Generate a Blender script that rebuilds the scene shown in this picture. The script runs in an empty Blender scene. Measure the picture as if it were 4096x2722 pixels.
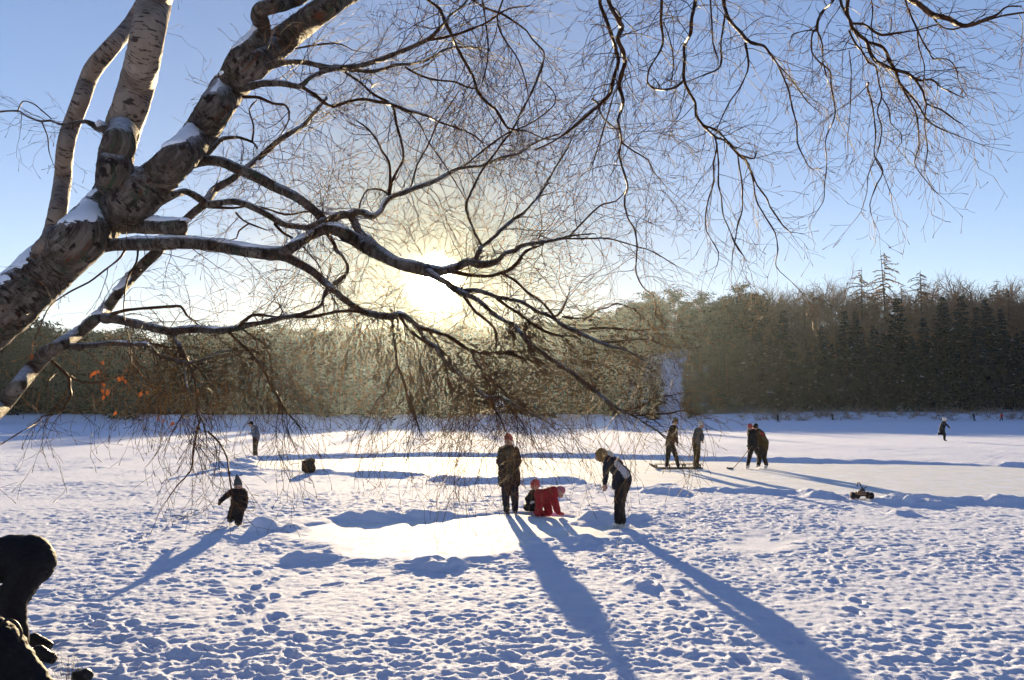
SKY_DUST = .05; SKY_STR = .05; SUN_STR = 5.0; EXPO = 1.6; SKY_TINT = (1.82, 1.37, 1.36)
SUN_CORE = 9000.0; SUN_MID = 36.0; SUN_WIDE = .0; SKY_CUT = .36; SKY_CUT2 = .62; SUN_COL = (1.0, .765, .45)
HAZE_COL = (.78, .91, .97, 1); HAZE_D = .000075; HAZE_G = .825
import bpy, math, random
import numpy as np
from mathutils import Vector
sc = bpy.context.scene
rnd = random.Random(11)
rng = np.random.default_rng(7)
COL = sc.collection

# ------------------------------------------------------------------ camera
F = 3413.0; W0, H0 = 4096, 2722
HC = 2.25
TH = math.atan(284 / F)
C0 = np.array([0, 0, HC])
UP = np.array([0, -math.sin(TH), math.cos(TH)]); FW = np.array([0, math.cos(TH), math.sin(TH)])
def ray(px, py):
    d = np.array([1.0, 0, 0]) * (px - W0 / 2) / F + UP * (H0 / 2 - py) / F + FW
    return d / d[1]
def at(px, py, Y):                      # the place at distance Y (metres ahead) seen in direction px, py
    return C0 + ray(px, py) * Y
def gpt(px, py, z=0.0):                 # where that direction meets the lake
    d = ray(px, py)
    return C0 + d * ((z - HC) / d[2])
cam = bpy.data.cameras.new('camera'); co = bpy.data.objects.new('camera', cam); COL.objects.link(co)
co.location = (0, 0, HC); co.rotation_euler = (math.pi / 2 + TH, 0, 0)
cam.sensor_width = 36; cam.lens = 36 * F / W0; cam.clip_start = .05; cam.clip_end = 6000
sc.camera = co
SUN = ray(1738, 1138); SUN = SUN / np.linalg.norm(SUN)
SUN_EL = math.asin(SUN[2]); SUN_AZ = math.atan2(SUN[0], SUN[1])

# ------------------------------------------------------------------ objects
def tag(o, label=None, cat=None, group=None, kind=None):
    if label: o['label'] = label
    if cat: o['category'] = cat
    if group: o['group'] = group
    if kind: o['kind'] = kind
    return o
def empty(name, loc, **k):
    o = bpy.data.objects.new(name, None); COL.objects.link(o); o.location = tuple(loc)
    o.empty_display_size = .2
    return tag(o, **k)
def mk(name, V, Fq, mats, parent=None, mi=None, smooth=True, origin=None, attr=None):
    V = np.asarray(V, dtype=np.float64)
    if parent is not None:
        V = V - np.array(parent.location if parent.parent is None else parent.matrix_basis.translation + parent.parent.location)
    elif origin is not None:
        V = V - np.asarray(origin)
    me = bpy.data.meshes.new(name)
    if isinstance(Fq, np.ndarray) and len(Fq):
        n, k = Fq.shape
        me.vertices.add(len(V)); me.vertices.foreach_set('co', V.astype(np.float32).ravel())
        me.loops.add(n * k); me.loops.foreach_set('vertex_index', Fq.astype(np.int32).ravel())
        me.polygons.add(n)
        me.polygons.foreach_set('loop_start', np.arange(0, n * k, k, dtype=np.int32))
        me.polygons.foreach_set('loop_total', np.full(n, k, dtype=np.int32))
        me.update(calc_edges=True)
    else:
        me.from_pydata([tuple(v) for v in V], [], [tuple(f) for f in Fq])
    if not isinstance(mats, (list, tuple)): mats = [mats]
    for m in mats: me.materials.append(m)
    if mi is not None: me.polygons.foreach_set('material_index', np.asarray(mi, dtype=np.int32))
    me.polygons.foreach_set('use_smooth', np.full(len(me.polygons), smooth))
    if attr is not None:
        a = me.attributes.new('bark', 'FLOAT_VECTOR', 'POINT'); a.data.foreach_set('vector', np.asarray(attr, dtype=np.float32).ravel())
    me.update()
    o = bpy.data.objects.new(name, me); COL.objects.link(o)
    if parent is not None: o.parent = parent
    elif origin is not None: o.location = tuple(origin)
    return o
def copy_tree(o, parent=None):
    c = o.copy(); COL.objects.link(c)
    if parent is not None: c.parent = parent
    for ch in list(o.children): copy_tree(ch, c)
    return c

# ------------------------------------------------------------------ materials
class NT:
    def __init__(s, name):
        s.m = bpy.data.materials.new(name); s.m.use_nodes = True
        s.t = s.m.node_tree; s.b = s.t.nodes['Principled BSDF']
    def n(s, ty, **k):
        nd = s.t.nodes.new(ty)
        for a, v in k.items():
            if a.startswith('_'): nd.inputs[a[1:].replace('_', ' ')].default_value = v
            else: setattr(nd, a, v)
        return nd
    def l(s, a, b): s.t.links.new(a, b)
    def coord(s, attr=None):
        if attr: return s.n('ShaderNodeAttribute', attribute_name=attr).outputs['Vector']
        return s.n('ShaderNodeTexCoord').outputs['Object']
    def noise(s, vec, scale, detail=4, rough=.55, mapscale=None):
        if mapscale:
            mp = s.n('ShaderNodeMapping'); mp.inputs['Scale'].default_value = mapscale; s.l(vec, mp.inputs['Vector']); vec = mp.outputs[0]
        nd = s.n('ShaderNodeTexNoise'); nd.inputs['Scale'].default_value = scale; nd.inputs['Detail'].default_value = detail
        nd.inputs['Roughness'].default_value = rough; s.l(vec, nd.inputs['Vector']); return nd.outputs['Fac']
    def ramp(s, fac, stops):
        r = s.n('ShaderNodeValToRGB'); e = r.color_ramp.elements
        while len(e) < len(stops): e.new(.5)
        for q, (p, c) in zip(e, stops):
            q.position = p; q.color = (*c, 1) if len(c) == 3 else c
        s.l(fac, r.inputs[0]); return r.outputs[0]
    def mix(s, fac, a, b):
        m = s.n('ShaderNodeMix', data_type='RGBA')
        if isinstance(fac, (int, float)): m.inputs[0].default_value = fac
        else: s.l(fac, m.inputs[0])
        for v, i in ((a, 6), (b, 7)):
            if isinstance(v, tuple): m.inputs[i].default_value = (*v, 1)
            else: s.l(v, m.inputs[i])
        return m.outputs[2]
    def math(s, op, a, b=None):
        m = s.n('ShaderNodeMath', operation=op)
        for v, i in ((a, 0), (b, 1)):
            if v is None: continue
            if isinstance(v, (int, float)): m.inputs[i].default_value = v
            else: s.l(v, m.inputs[i])
        return m.outputs[0]
    def bump(s, h, strength=.5, dist=.01):
        b = s.n('ShaderNodeBump'); b.inputs['Strength'].default_value = strength; b.inputs['Distance'].default_value = dist
        s.l(h, b.inputs['Height']); s.l(b.outputs[0], s.b.inputs['Normal'])
    def base(s, c):
        if isinstance(c, tuple): s.b.inputs['Base Color'].default_value = (*c, 1)
        else: s.l(c, s.b.inputs['Base Color'])
    def set(s, **k):
        for a, v in k.items(): s.b.inputs[a.replace('_', ' ')].default_value = v
def cloth(name, c, var=.25, scale=14, rough=.85, spec=.2):
    m = NT(name); f = m.noise(m.coord(), scale, 5)
    m.base(m.ramp(f, [(.3, tuple(x * (1 - var) for x in c)), (.7, tuple(min(1, x * (1 + var)) for x in c))]))
    m.set(Roughness=rough); m.b.inputs['Specular IOR Level'].default_value = spec
    m.bump(f, .4, .02); return m.m

# ------------------------------------------------------------------ noise
def _h(ix, iy, s):
    n = (ix.astype(np.int64) * 374761393 + iy.astype(np.int64) * 668265263 + s * 974711) & 0xffffffff
    n = ((n ^ (n >> 13)) * 1274126177) & 0xffffffff
    n = (n ^ (n >> 16)) & 0xffffffff
    return n / 4294967295.0
def vn(x, y, s=0):
    ix = np.floor(x); iy = np.floor(y); fx = x - ix; fy = y - iy
    fx = fx * fx * fx * (fx * (fx * 6 - 15) + 10); fy = fy * fy * fy * (fy * (fy * 6 - 15) + 10)
    a = _h(ix, iy, s); b = _h(ix + 1, iy, s); c = _h(ix, iy + 1, s); d = _h(ix + 1, iy + 1, s)
    return (a + (b - a) * fx) * (1 - fy) + (c + (d - c) * fx) * fy
def fbm(x, y, s=0, o=3):
    r = 0; a = .5; t = 0
    for i in range(o):
        r = r + a * vn(x, y, s + i); t += a; a *= .5
        x, y = x * 1.73 + y * .9 + 3.1, y * 1.73 - x * .9 + 7.7
    return r / t
def sst(a, b, x):
    t = np.clip((x - a) / (b - a), 0, 1); return t * t * (3 - 2 * t)
def pl(x, P): return np.interp(x, [p[0] for p in P], [p[1] for p in P])
# ------------------------------------------------------------------ snow ground, ice
def G2(px, py): p = gpt(px, py); return (p[0], p[1])
R1 = [G2(*p) for p in [(960, 1862), (1060, 1842), (1230, 1836), (1700, 1826), (2300, 1832), (3200, 1852), (3600, 1858), (4096, 1872), (4700, 1884),
      (4900, 2030), (4300, 2022), (4096, 2014), (3900, 2008), (3640, 1992), (3450, 1985), (3250, 1968), (3050, 1962), (2900, 1958), (2700, 1946), (2500, 1945), (2300, 1925), (2050, 1925), (1900, 1925),
      (1700, 1903), (1500, 1900), (1300, 1888), (1120, 1880)]]
R2 = [G2(*p) for p in [(1230, 2108), (1340, 2088), (1560, 2083), (1800, 2075), (2050, 2056), (2250, 2068), (2420, 2098), (2560, 2118), (2480, 2142),
      (2200, 2172), (2050, 2200), (1900, 2222), (1700, 2232), (1500, 2228), (1380, 2190), (1250, 2150)]]
R3 = [G2(*p) for p in [(2950, 2150), (3100, 2128), (3180, 2160), (3080, 2205), (2930, 2190)]]
def sdist(x, y, P):                     # signed distance, inside negative
    P = np.array(P); d = np.full(x.shape, 1e9); ins = np.zeros(x.shape, bool)
    for i in range(len(P)):
        ax, ay = P[i]; bx, by = P[(i + 1) % len(P)]
        ex, ey = bx - ax, by - ay
        tt = np.clip(((x - ax) * ex + (y - ay) * ey) / (ex * ex + ey * ey), 0, 1)
        d = np.minimum(d, np.hypot(x - ax - tt * ex, y - ay - tt * ey))
        c = ((ay > y) != (by > y)) & (x < (bx - ax) * (y - ay) / (by - ay + 1e-12) + ax)
        ins ^= c
    return np.where(ins, -d, d)
# mounds of shovelled snow: centre px, half width px, height m, depth m
MOUNDS = [(1480, 2080, 140, .20, .4), (1700, 2068, 100, .15, .35), (1060, 2122, 48, .36, .4), (900, 2150, 110, .07, .4), (1165, 2122, 55, .10, .4), (1240, 2242, 105, .16, .3),
          (1640, 2268, 60, .14, .25), (1735, 2272, 80, .17, .28), (1830, 2266, 45, .12, .25), (2400, 2085, 75, .20, .5), (2540, 2086, 60, .19, .45), (2330, 2096, 60, .10, .4), (2620, 2100, 50, .07, .4),
          (2300, 2165, 80, .12, .3), (2480, 2135, 60, .10, .3), (2170, 2160, 60, .08, .3), (2240, 2000, 70, .10, .3), (2560, 2340, 60, .12, .3), (950, 1900, 90, .16, .7),
          (3590, 2014, 70, .26, .5), (3700, 2020, 80, .16, .5), (4000, 2018, 60, .12, .5), (3610, 2060, 60, .12, .3), (3290, 1990, 60, .16, .5), (2690, 1975, 60, .2, .5), (2600, 1970, 40, .18, .4)]
HILLH = [(-1500, 6), (0, 8), (600, 7), (1200, 14), (1735, 22), (2050, 27), (2500, 28), (2900, 28), (3200, 29), (3600, 34), (4300, 32), (6500, 30)]
RTOP = [(-1500, 235), (0, 235), (600, 260), (1200, 330), (1735, 400), (2050, 440), (2500, 355), (2900, 345), (3200, 335), (3600, 345), (4300, 340), (6500, 340)]
RSH = [(-1500, 160), (0, 172), (900, 176), (1500, 190), (2000, 205), (2300, 215), (2600, 215), (3000, 192), (3100, 205), (3600, 214), (4300, 218), (6500, 222)]
def base_h(x, y):
    r = np.hypot(x, y); az = np.arctan2(x, np.maximum(y, 1e-3)); az = np.clip(az, -1.2, 1.2)
    px = W0 / 2 + F * np.tan(az)
    rs = pl(px, RSH) + (fbm(x / 14, y / 14, 5) - .5) * 8; rt = pl(px, RTOP); hh = pl(px, HILLH)
    shore = (1.5 + .5 * sst(2900, 3100, px)) * sst(0, 8, r - rs) + 1.6 * sst(8, 40, r - rs) * sst(2450, 2700, px) * (1 - sst(3050, 3250, px))
    hill = hh * sst(0.06, 1.0, (r - rs) / (rt - rs)) + (fbm(x / 40, y / 40, 9) - .5) * 6 * sst(20, 60, r - rs)
    behind = sst(0, 1, (-y) / 30) * 1.5
    near = .62 * sst(7.2, 1.2, r) + behind
    return np.where((y > 20), shore + hill, 0) + near
def rink(x, y):
    wob = (fbm(x / .9, y / .9, 31) - .5) * 1.1 + (fbm(x / .28, y / .28, 35) - .5) * .3
    return sdist(x, y, R1) + wob * (.45 + .5 * sst(36, 26, y)), sdist(x, y, R2) + wob * .5, sdist(x, y, R3) + wob * .8 + .22
def ground(x, y, detail=True):
    x = np.asarray(x, float); y = np.asarray(y, float)
    z = base_h(x, y); r = np.hypot(x, y)
    if not detail: return z
    z = z.copy()
    nearish = (r < 75) & (y > 3)
    d1 = np.full(x.shape, 50.0); d2 = d1.copy(); d3 = d1.copy()
    a, b, c = rink(x[nearish], y[nearish]); d1[nearish] = a; d2[nearish] = b; d3[nearish] = c
    d = np.minimum(d1, np.minimum(d2, d3))
    # trampled snow
    fade = sst(150, 25, r)
    patch = .22 + 1.15 * fbm(x / 2.6, y / 2.6, 80, 2)
    wx = x + .10 * fbm(x / .2, y / .2, 101, 2); wy = y + .10 * fbm(x / .2, y / .2, 111, 2)
    n1 = fbm(wx / .17, wy / .15, 41, 3); n2 = fbm(x / .085, y / .075, 51, 2); n3 = fbm(x / .7, y / .7, 61, 3); n4 = vn(x / .045, y / .045, 71)
    chunk = np.clip(vn(wx / .10 + 3, wy / .10, 121) * vn(x / .33, y / .33, 123) - .42, 0, .4) * 1.6
    ridge = 1 - np.abs(2 * n1 - 1) * 2.2
    pits = np.clip(.46 - vn(wx / .15 + 9, wy / .13, 77), 0, 1)
    rough = (.015 * ridge + .028 * (n2 - .5) + .050 * (n3 - .5) - .046 * pits + .013 * (n4 - .5) + .035 * chunk) * patch * .85
    far = .5 * (fbm(x / 1.8, y / .8, 91, 2) - .5) * .10
    # tracks of boots and sledges on the left slope
    out = sst(.0, .7, d)
    z += out * (rough * (.22 + .78 * fade) * (1 - .75 * sst(60, 110, r)) + far * sst(15, 50, r)) + .012
    # banks thrown up round the rinks
    far_side = sst(33, 37, y - .10 * x)
    hb = .045 + .14 * far_side + .13 * (1 - far_side) * sst(.38, .66, fbm(x / 1.5, y / 1.5, 22, 2))
    lump = .7 + .5 * (fbm(x / .5, y / .5, 23, 2)) * 1.0
    z += hb * lump * np.exp(-((d1 - .60) / .38) ** 2) * (1 - .7 * np.exp(-((y - 21.5) / 1.2) ** 2) * (np.abs(x - 9) < .7))
    z += .045 * lump * np.exp(-((d2 - .4) / .3) ** 2)
    z -= .02 * sst(.25, -.05, d)
    for (mx, my, hw, h, dp_) in MOUNDS:
        cx, cy = G2(mx, my); ww = hw / F * cy
        q = ((x - cx) / ww) ** 2 + ((y - cy) / dp_) ** 2
        k = q < 6
        if k.any():
            xx, yy = x[k], y[k]
            z[k] += .62 * h * np.exp(-(q[k] * (.5 + 1.1 * fbm(xx / .30, yy / .30, 25, 2))) ** 2) * (.25 + 1.5 * fbm(xx / .34, yy / .30, 26, 3))
    return z
def gz(x, y): return float(ground(np.array([x]), np.array([y]))[0])
def ghit(px, py):
    z = 0.0
    for _ in range(30):
        p = gpt(px, py, z); z = .5 * z + .5 * float(base_h(np.array([p[0]]), np.array([p[1]]))[0])
    return np.array([p[0], p[1], gz(p[0], p[1])])
ang = np.concatenate([np.linspace(-math.pi, -.85, 40)[:-1], np.linspace(-.85, -.62, 60)[:-1], np.linspace(-.62, .62, 760), np.linspace(.62, .85, 60)[1:], np.linspace(.85, math.pi, 40)[1:]])
rad = np.concatenate([np.linspace(.3, 3, 12)[:-1], np.exp(np.linspace(math.log(3), math.log(60), 960))[:-1], np.exp(np.linspace(math.log(60), math.log(1000), 170))])
A, Rr = np.meshgrid(ang, rad)
X = np.sin(A) * Rr; Y = np.cos(A) * Rr
Z = ground(X.ravel(), Y.ravel())
# boot prints in wandering lines
gp = np.random.default_rng(21); xf, yf = X.ravel(), Y.ravel(); nearm = np.nonzero((yf > 5) & (yf < 26) & (np.abs(xf) < yf * .75))[0]; xn, yn, zn = xf[nearm], yf[nearm], Z[nearm].copy()
order = np.argsort(yn); xn, yn, zn = xn[order], yn[order], zn[order]
for tr_ in range(34):
    x_, y_ = gp.uniform(-8, 9), gp.uniform(6, 20); a_ = gp.uniform(0, 6.28)
    for st in range(gp.integers(6, 18)):
        a_ += gp.normal(0, .12); x_ += math.cos(a_) * .55; y_ += math.sin(a_) * .55; s_ = .10 if st % 2 else -.10
        fx, fy = x_ - math.sin(a_) * s_, y_ + math.cos(a_) * s_
        i0, i1 = np.searchsorted(yn, [fy - .3, fy + .3]); sl = slice(i0, i1)
        dx, dy = xn[sl] - fx, yn[sl] - fy; u = dx * math.cos(a_) + dy * math.sin(a_); v = -dx * math.sin(a_) + dy * math.cos(a_)
        q = np.sqrt((u / .15) ** 2 + (v / .065) ** 2); dep = gp.uniform(.015, .035)
        zn[sl] += -dep * sst(1.15, .8, q) + dep * .45 * np.exp(-((q - 1.45) / .28) ** 2)
keep = (sdist(xn, yn, R1) > .6) & (sdist(xn, yn, R2) > .4)
inv = nearm[order]; Z[inv[keep]] = zn[keep]
V = np.stack([X.ravel(), Y.ravel(), Z], 1)
nr, na = len(rad), len(ang)
i = np.arange(nr - 1)[:, None] * na + np.arange(na - 1)[None, :]
Q = np.stack([i, i + na, i + na + 1, i + 1], -1).reshape(-1, 4)[:, ::-1]
m = NT('trodden_snow'); cc = m.coord()
f1 = m.noise(cc, 3.0, 6); f2 = m.noise(cc, 60, 4)
m.base(m.ramp(f1, [(.3, (.66, .72, .92)), (.75, (.74, .79, .95))])); m.set(Roughness=.9)
m.b.inputs['Specular IOR Level'].default_value = .12
m.b.inputs['Sheen Weight'].default_value = .0
m.bump(m.math('ADD', f2, m.math('ADD', m.noise(cc, 24, 4, .7), m.noise(cc, 140, 2))), .75, .02)
SNOW = m.m
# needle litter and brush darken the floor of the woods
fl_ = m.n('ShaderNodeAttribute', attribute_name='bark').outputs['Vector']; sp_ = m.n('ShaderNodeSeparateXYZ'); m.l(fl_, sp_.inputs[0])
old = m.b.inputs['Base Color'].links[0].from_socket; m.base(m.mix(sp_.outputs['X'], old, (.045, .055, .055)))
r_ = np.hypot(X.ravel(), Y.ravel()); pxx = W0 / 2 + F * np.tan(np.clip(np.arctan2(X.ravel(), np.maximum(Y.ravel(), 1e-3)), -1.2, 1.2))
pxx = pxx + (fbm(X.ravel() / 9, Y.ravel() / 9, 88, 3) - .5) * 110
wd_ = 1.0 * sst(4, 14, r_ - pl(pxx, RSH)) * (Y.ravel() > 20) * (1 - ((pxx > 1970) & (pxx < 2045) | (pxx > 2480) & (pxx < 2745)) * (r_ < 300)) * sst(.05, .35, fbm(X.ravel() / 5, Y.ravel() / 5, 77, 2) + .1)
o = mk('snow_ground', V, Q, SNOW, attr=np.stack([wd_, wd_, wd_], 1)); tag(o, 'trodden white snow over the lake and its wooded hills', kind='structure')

m = NT('skated_ice'); cc = m.coord()
f = m.noise(cc, 1.2, 6); sc_ = m.noise(cc, 9, 5, .7, (1, .15, 1)); sc2 = m.noise(cc, 7, 5, .7, (.2, 1, 1))
m.base(m.ramp(m.math('MULTIPLY', m.math('ADD', sc_, f), .5), [(.35, (.54, .60, .69)), (.6, (.73, .75, .79))]))
m.l(m.ramp(m.math('MULTIPLY', m.math('ADD', sc_, sc2), .5), [(.40, (.90,) * 3), (.6, (.70,) * 3)]), m.b.inputs['Roughness'])
m.b.inputs['Specular IOR Level'].default_value = .08
m.bump(m.math('ADD', m.math('ADD', sc_, sc2), m.noise(cc, 5, 8, .75)), .5, .02)
old = m.b.inputs['Base Color'].links[0].from_socket
m.base(m.mix(m.ramp(m.noise(cc, 1.7, 7, .68), [(.52, (0, 0, 0)), (.60, (1, 1, 1))]), old, (.71, .77, .93)))
ICE = m.m
for P, lab in ((R1, 'long pale skating rink cleared across the snowy lake'), (R2, 'small rounded ice patch by the red child, cleared of snow')):
    xs = [p[0] for p in P]; ys = [p[1] for p in P]
    gx = np.arange(min(xs) - .5, max(xs) + .5, .22); gy = np.arange(min(ys) - .5, max(ys) + .5, .16)
    XX, YY = np.meshgrid(gx, gy); D = sdist(XX.ravel(), YY.ravel(), P).reshape(XX.shape)
    ok = D < .35
    idx = -np.ones(XX.shape, int); cell = ok[:-1, :-1] & ok[1:, :-1] & ok[1:, 1:] & ok[:-1, 1:]
    use = np.zeros(XX.shape, bool); use[:-1, :-1] |= cell; use[1:, :-1] |= cell; use[1:, 1:] |= cell; use[:-1, 1:] |= cell
    idx[use] = np.arange(use.sum())
    V = np.stack([XX[use], YY[use], np.full(use.sum(), .004)], 1)
    cj, ci = np.nonzero(cell)
    Q = np.stack([idx[cj, ci], idx[cj, ci + 1], idx[cj + 1, ci + 1], idx[cj + 1, ci]], 1)
    o = mk('ice', V, Q, ICE); tag(o, lab, kind='structure')
# ------------------------------------------------------------------ tubes
def resample(P, step):
    # catmull-rom through points (x,y,z,r)
    P = np.asarray(P, float)
    if len(P) > 2:
        E = np.vstack([2 * P[0] - P[1], P, 2 * P[-1] - P[-2]]); out = []
        for k in range(1, len(E) - 2):
            p0, p1, p2, p3 = E[k - 1:k + 3]; n = max(2, int(np.linalg.norm(p2[:3] - p1[:3]) / step) + 1)
            u = np.linspace(0, 1, n, endpoint=False)[:, None]
            out.append(.5 * (2 * p1 + (p2 - p0) * u + (2 * p0 - 5 * p1 + 4 * p2 - p3) * u ** 2 + (3 * p1 - p0 - 3 * p2 + p3) * u ** 3))
        out.append(P[-1:]); P2 = np.vstack(out); P2[:, 3] = np.maximum(P2[:, 3], P[:, 3].min() * .6)
        return P2
    n = max(2, int(np.linalg.norm(P[1, :3] - P[0, :3]) / step) + 1)
    return P[0] + (P[1] - P[0]) * np.linspace(0, 1, n)[:, None]
def tube(P, sides, bumps=0.0, cap=False, seed=0):
    X = P[:, :3]; R = P[:, 3]; n = len(P)
    T = np.gradient(X, axis=0); T /= np.linalg.norm(T, axis=1)[:, None] + 1e-12
    ref = np.array([.12, .97, .2]); U = np.cross(T, ref); U /= np.linalg.norm(U, axis=1)[:, None] + 1e-9; Vv = np.cross(T, U)
    al = np.concatenate([[0], np.cumsum(np.linalg.norm(np.diff(X, axis=0), axis=1))])
    th = np.arange(sides) / sides * 2 * math.pi
    c, s = np.cos(th), np.sin(th); RR = np.repeat(R[:, None], sides, 1)
    if bumps:
        AL = np.repeat(al[:, None], sides, 1); TH_ = np.repeat(th[None], n, 0)
        def pn(fr, fa, sd):
            return vn(AL * fa + 50, np.cos(TH_) * fr + 50 + sd, 7 + sd + seed) + vn(AL * fa + 90, np.sin(TH_) * fr + 90 + sd, 17 + sd + seed) - 1
        RR = RR * (1 + bumps * (pn(1.2, 4, 0) * .45 + pn(3, 13, 3) * .5 + pn(7, 45, 5) * .42)) + .004 * pn(7, 40, 8) * min(1, bumps * 5)
    V = X[:, None, :] + RR[:, :, None] * (c[None, :, None] * U[:, None, :] + s[None, :, None] * Vv[:, None, :])
    at_ = np.stack([np.repeat(c[None], n, 0) * RR, np.repeat(s[None], n, 0) * RR, np.repeat(al[:, None], sides, 1)], -1)
    i = np.arange(n - 1)[:, None] * sides + np.arange(sides)[None]; j = np.arange(n - 1)[:, None] * sides + (np.arange(sides)[None] + 1) % sides
    Q = np.stack([i, j, j + sides, i + sides], -1).reshape(-1, 4)
    V = V.reshape(-1, 3); at_ = at_.reshape(-1, 3)
    if cap:
        V = np.vstack([V, X[-1] + T[-1] * R[-1] * .1]); at_ = np.vstack([at_, [0, 0, al[-1]]]); k = (n - 1) * sides
        a = np.arange(sides); Q = np.vstack([Q, np.stack([k + a, k + (a + 1) % sides, np.full(sides, len(V) - 1), np.full(sides, len(V) - 1)], 1)])
    return V, Q, at_
class Bag:
    def __init__(s): s.V = []; s.Q = []; s.A = []; s.M = []; s.n = 0
    def add(s, V, Q, A=None, mi=0):
        s.V.append(V); s.Q.append(Q + s.n); s.A.append(A if A is not None else np.zeros((len(V), 3))); s.M.append(np.full(len(Q), mi)); s.n += len(V)
    def out(s): return np.vstack(s.V), np.vstack(s.Q), np.vstack(s.A), np.concatenate(s.M)

# ------------------------------------------------------------------ bark
m = NT('birch_bark'); v = m.coord('bark'); 
big = m.noise(v, 13, 8, .72); lent = m.noise(v, 1, 3, .65, (14, 14, 62)); lent2 = m.noise(v, 1, 3, .6, (6, 6, 24)); rg = m.noise(v, 34, 8, .8)
base = m.ramp(big, [(.30, (.03, .02, .017)), (.45, (.085, .065, .055)), (.58, (.19, .16, .14)), (.72, (.30, .27, .25))])
base = m.mix(m.ramp(lent, [(.54, (0, 0, 0)), (.60, (1, 1, 1))]), base, (.02, .013, .011))
base = m.mix(m.ramp(lent2, [(.60, (0, 0, 0)), (.66, (1, 1, 1))]), base, (.05, .03, .022))
lich = m.noise(v, 30, 6, .8); l2 = m.noise(v, 7, 4)
base = m.mix(m.ramp(m.math('MULTIPLY', lich, l2), [(.29, (0, 0, 0)), (.34, (1, 1, 1))]), base, (.045, .075, .05))
base = m.mix(m.ramp(m.noise(v, 14, 5, .7), [(.60, (0, 0, 0)), (.68, (1, 1, 1))]), base, (.14, .045, .018))
dk = m.noise(v, 16, 6, .75)
base = m.mix(m.ramp(dk, [(.56, (0, 0, 0)), (.66, (1, 1, 1))]), base, (.03, .014, .016))
# powder snow caught on the upper side
gn = m.n('ShaderNodeNewGeometry'); sx = m.n('ShaderNodeSeparateXYZ'); m.l(gn.outputs['Normal'], sx.inputs[0])
up = m.math('ADD', sx.outputs['Z'], m.math('MULTIPLY', m.math('SUBTRACT', m.noise(v, 40, 5, .75), .5), 1.1))
cover = m.ramp(up, [(.45, (0, 0, 0)), (.95, (1, 1, 1))])
m.base(m.mix(cover, base, (.70, .75, .86))); m.set(Roughness=.8); m.b.inputs['Specular IOR Level'].default_value = .25
m.bump(m.math('ADD', rg, m.math('MULTIPLY', lent, .7)), 1.0, .035)
BARK = m.m
m = NT('white_birch_bark'); v = m.coord('bark')
big = m.noise(v, 5, 4, .6); lent = m.noise(v, 1, 3, .7, (13, 13, 75)); lent2 = m.noise(v, 1, 3, .6, (4, 4, 15))
base = m.ramp(big, [(.3, (.14, .105, .085)), (.55, (.23, .185, .155)), (.75, (.33, .28, .25))])
base = m.mix(m.ramp(lent, [(.55, (0, 0, 0)), (.61, (1, 1, 1))]), base, (.035, .022, .018))
base = m.mix(m.ramp(lent2, [(.61, (0, 0, 0)), (.66, (1, 1, 1))]), base, (.02, .016, .016))
lz = m.n('ShaderNodeSeparateXYZ'); m.l(v, lz.inputs[0])
low = m.ramp(m.math('ADD', lz.outputs['Z'], m.math('MULTIPLY', m.noise(v, 6, 4), 1.2)), [(.0, (1, 1, 1)), (1, (0, 0, 0))])
base = m.mix(m.math('MULTIPLY', low, m.ramp(m.noise(v, 14, 6, .75), [(.34, (0, 0, 0)), (.46, (1, 1, 1))])), base, (.035, .03, .027)); m.base(base); m.set(Roughness=.7); m.b.inputs['Specular IOR Level'].default_value = .3
m.bump(m.math('ADD', m.noise(v, 60, 5, .7), lent), .6, .008)
BARKW = m.m
m = NT('dark_twig_bark'); v = m.coord(); 
m.base(m.ramp(m.noise(v, 9, 4), [(.3, (.024, .013, .009)), (.7, (.070, .036, .020))])); m.set(Roughness=.6); m.b.inputs['Specular IOR Level'].default_value = .08; m.b.inputs['Specular Tint'].default_value = (1, .62, .35, 1)
TWIG = m.m
m = NT('sun_glint_tinted_twig'); m.base((.20, .10, .038)); m.set(Roughness=.85); m.b.inputs['Specular IOR Level'].default_value = .04; TWIG2 = m.m  # gold of sun glints put into the base colour of some thin twigs
m = NT('settled_snow'); m.base((.74, .79, .90)); m.set(Roughness=.6); m.bump(m.noise(m.coord(), 45, 5), .4, .02); PUFF = m.m
m = NT('rusty_leaf'); m.base(m.ramp(m.noise(m.coord(), 30, 3), [(.3, (.16, .045, .014)), (.7, (.28, .085, .025))])); m.set(Roughness=.7)
tr = m.n('ShaderNodeBsdfTranslucent'); tr.inputs[0].default_value = (.30, .085, .02, 1); mx_ = m.n('ShaderNodeMixShader'); mx_.inputs[0].default_value = .3
m.l(m.b.outputs[0], mx_.inputs[1]); m.l(tr.outputs[0], mx_.inputs[2]); m.l(mx_.outputs[0], m.t.nodes['Material Output'].inputs[0]); LEAF = m.m

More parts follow.
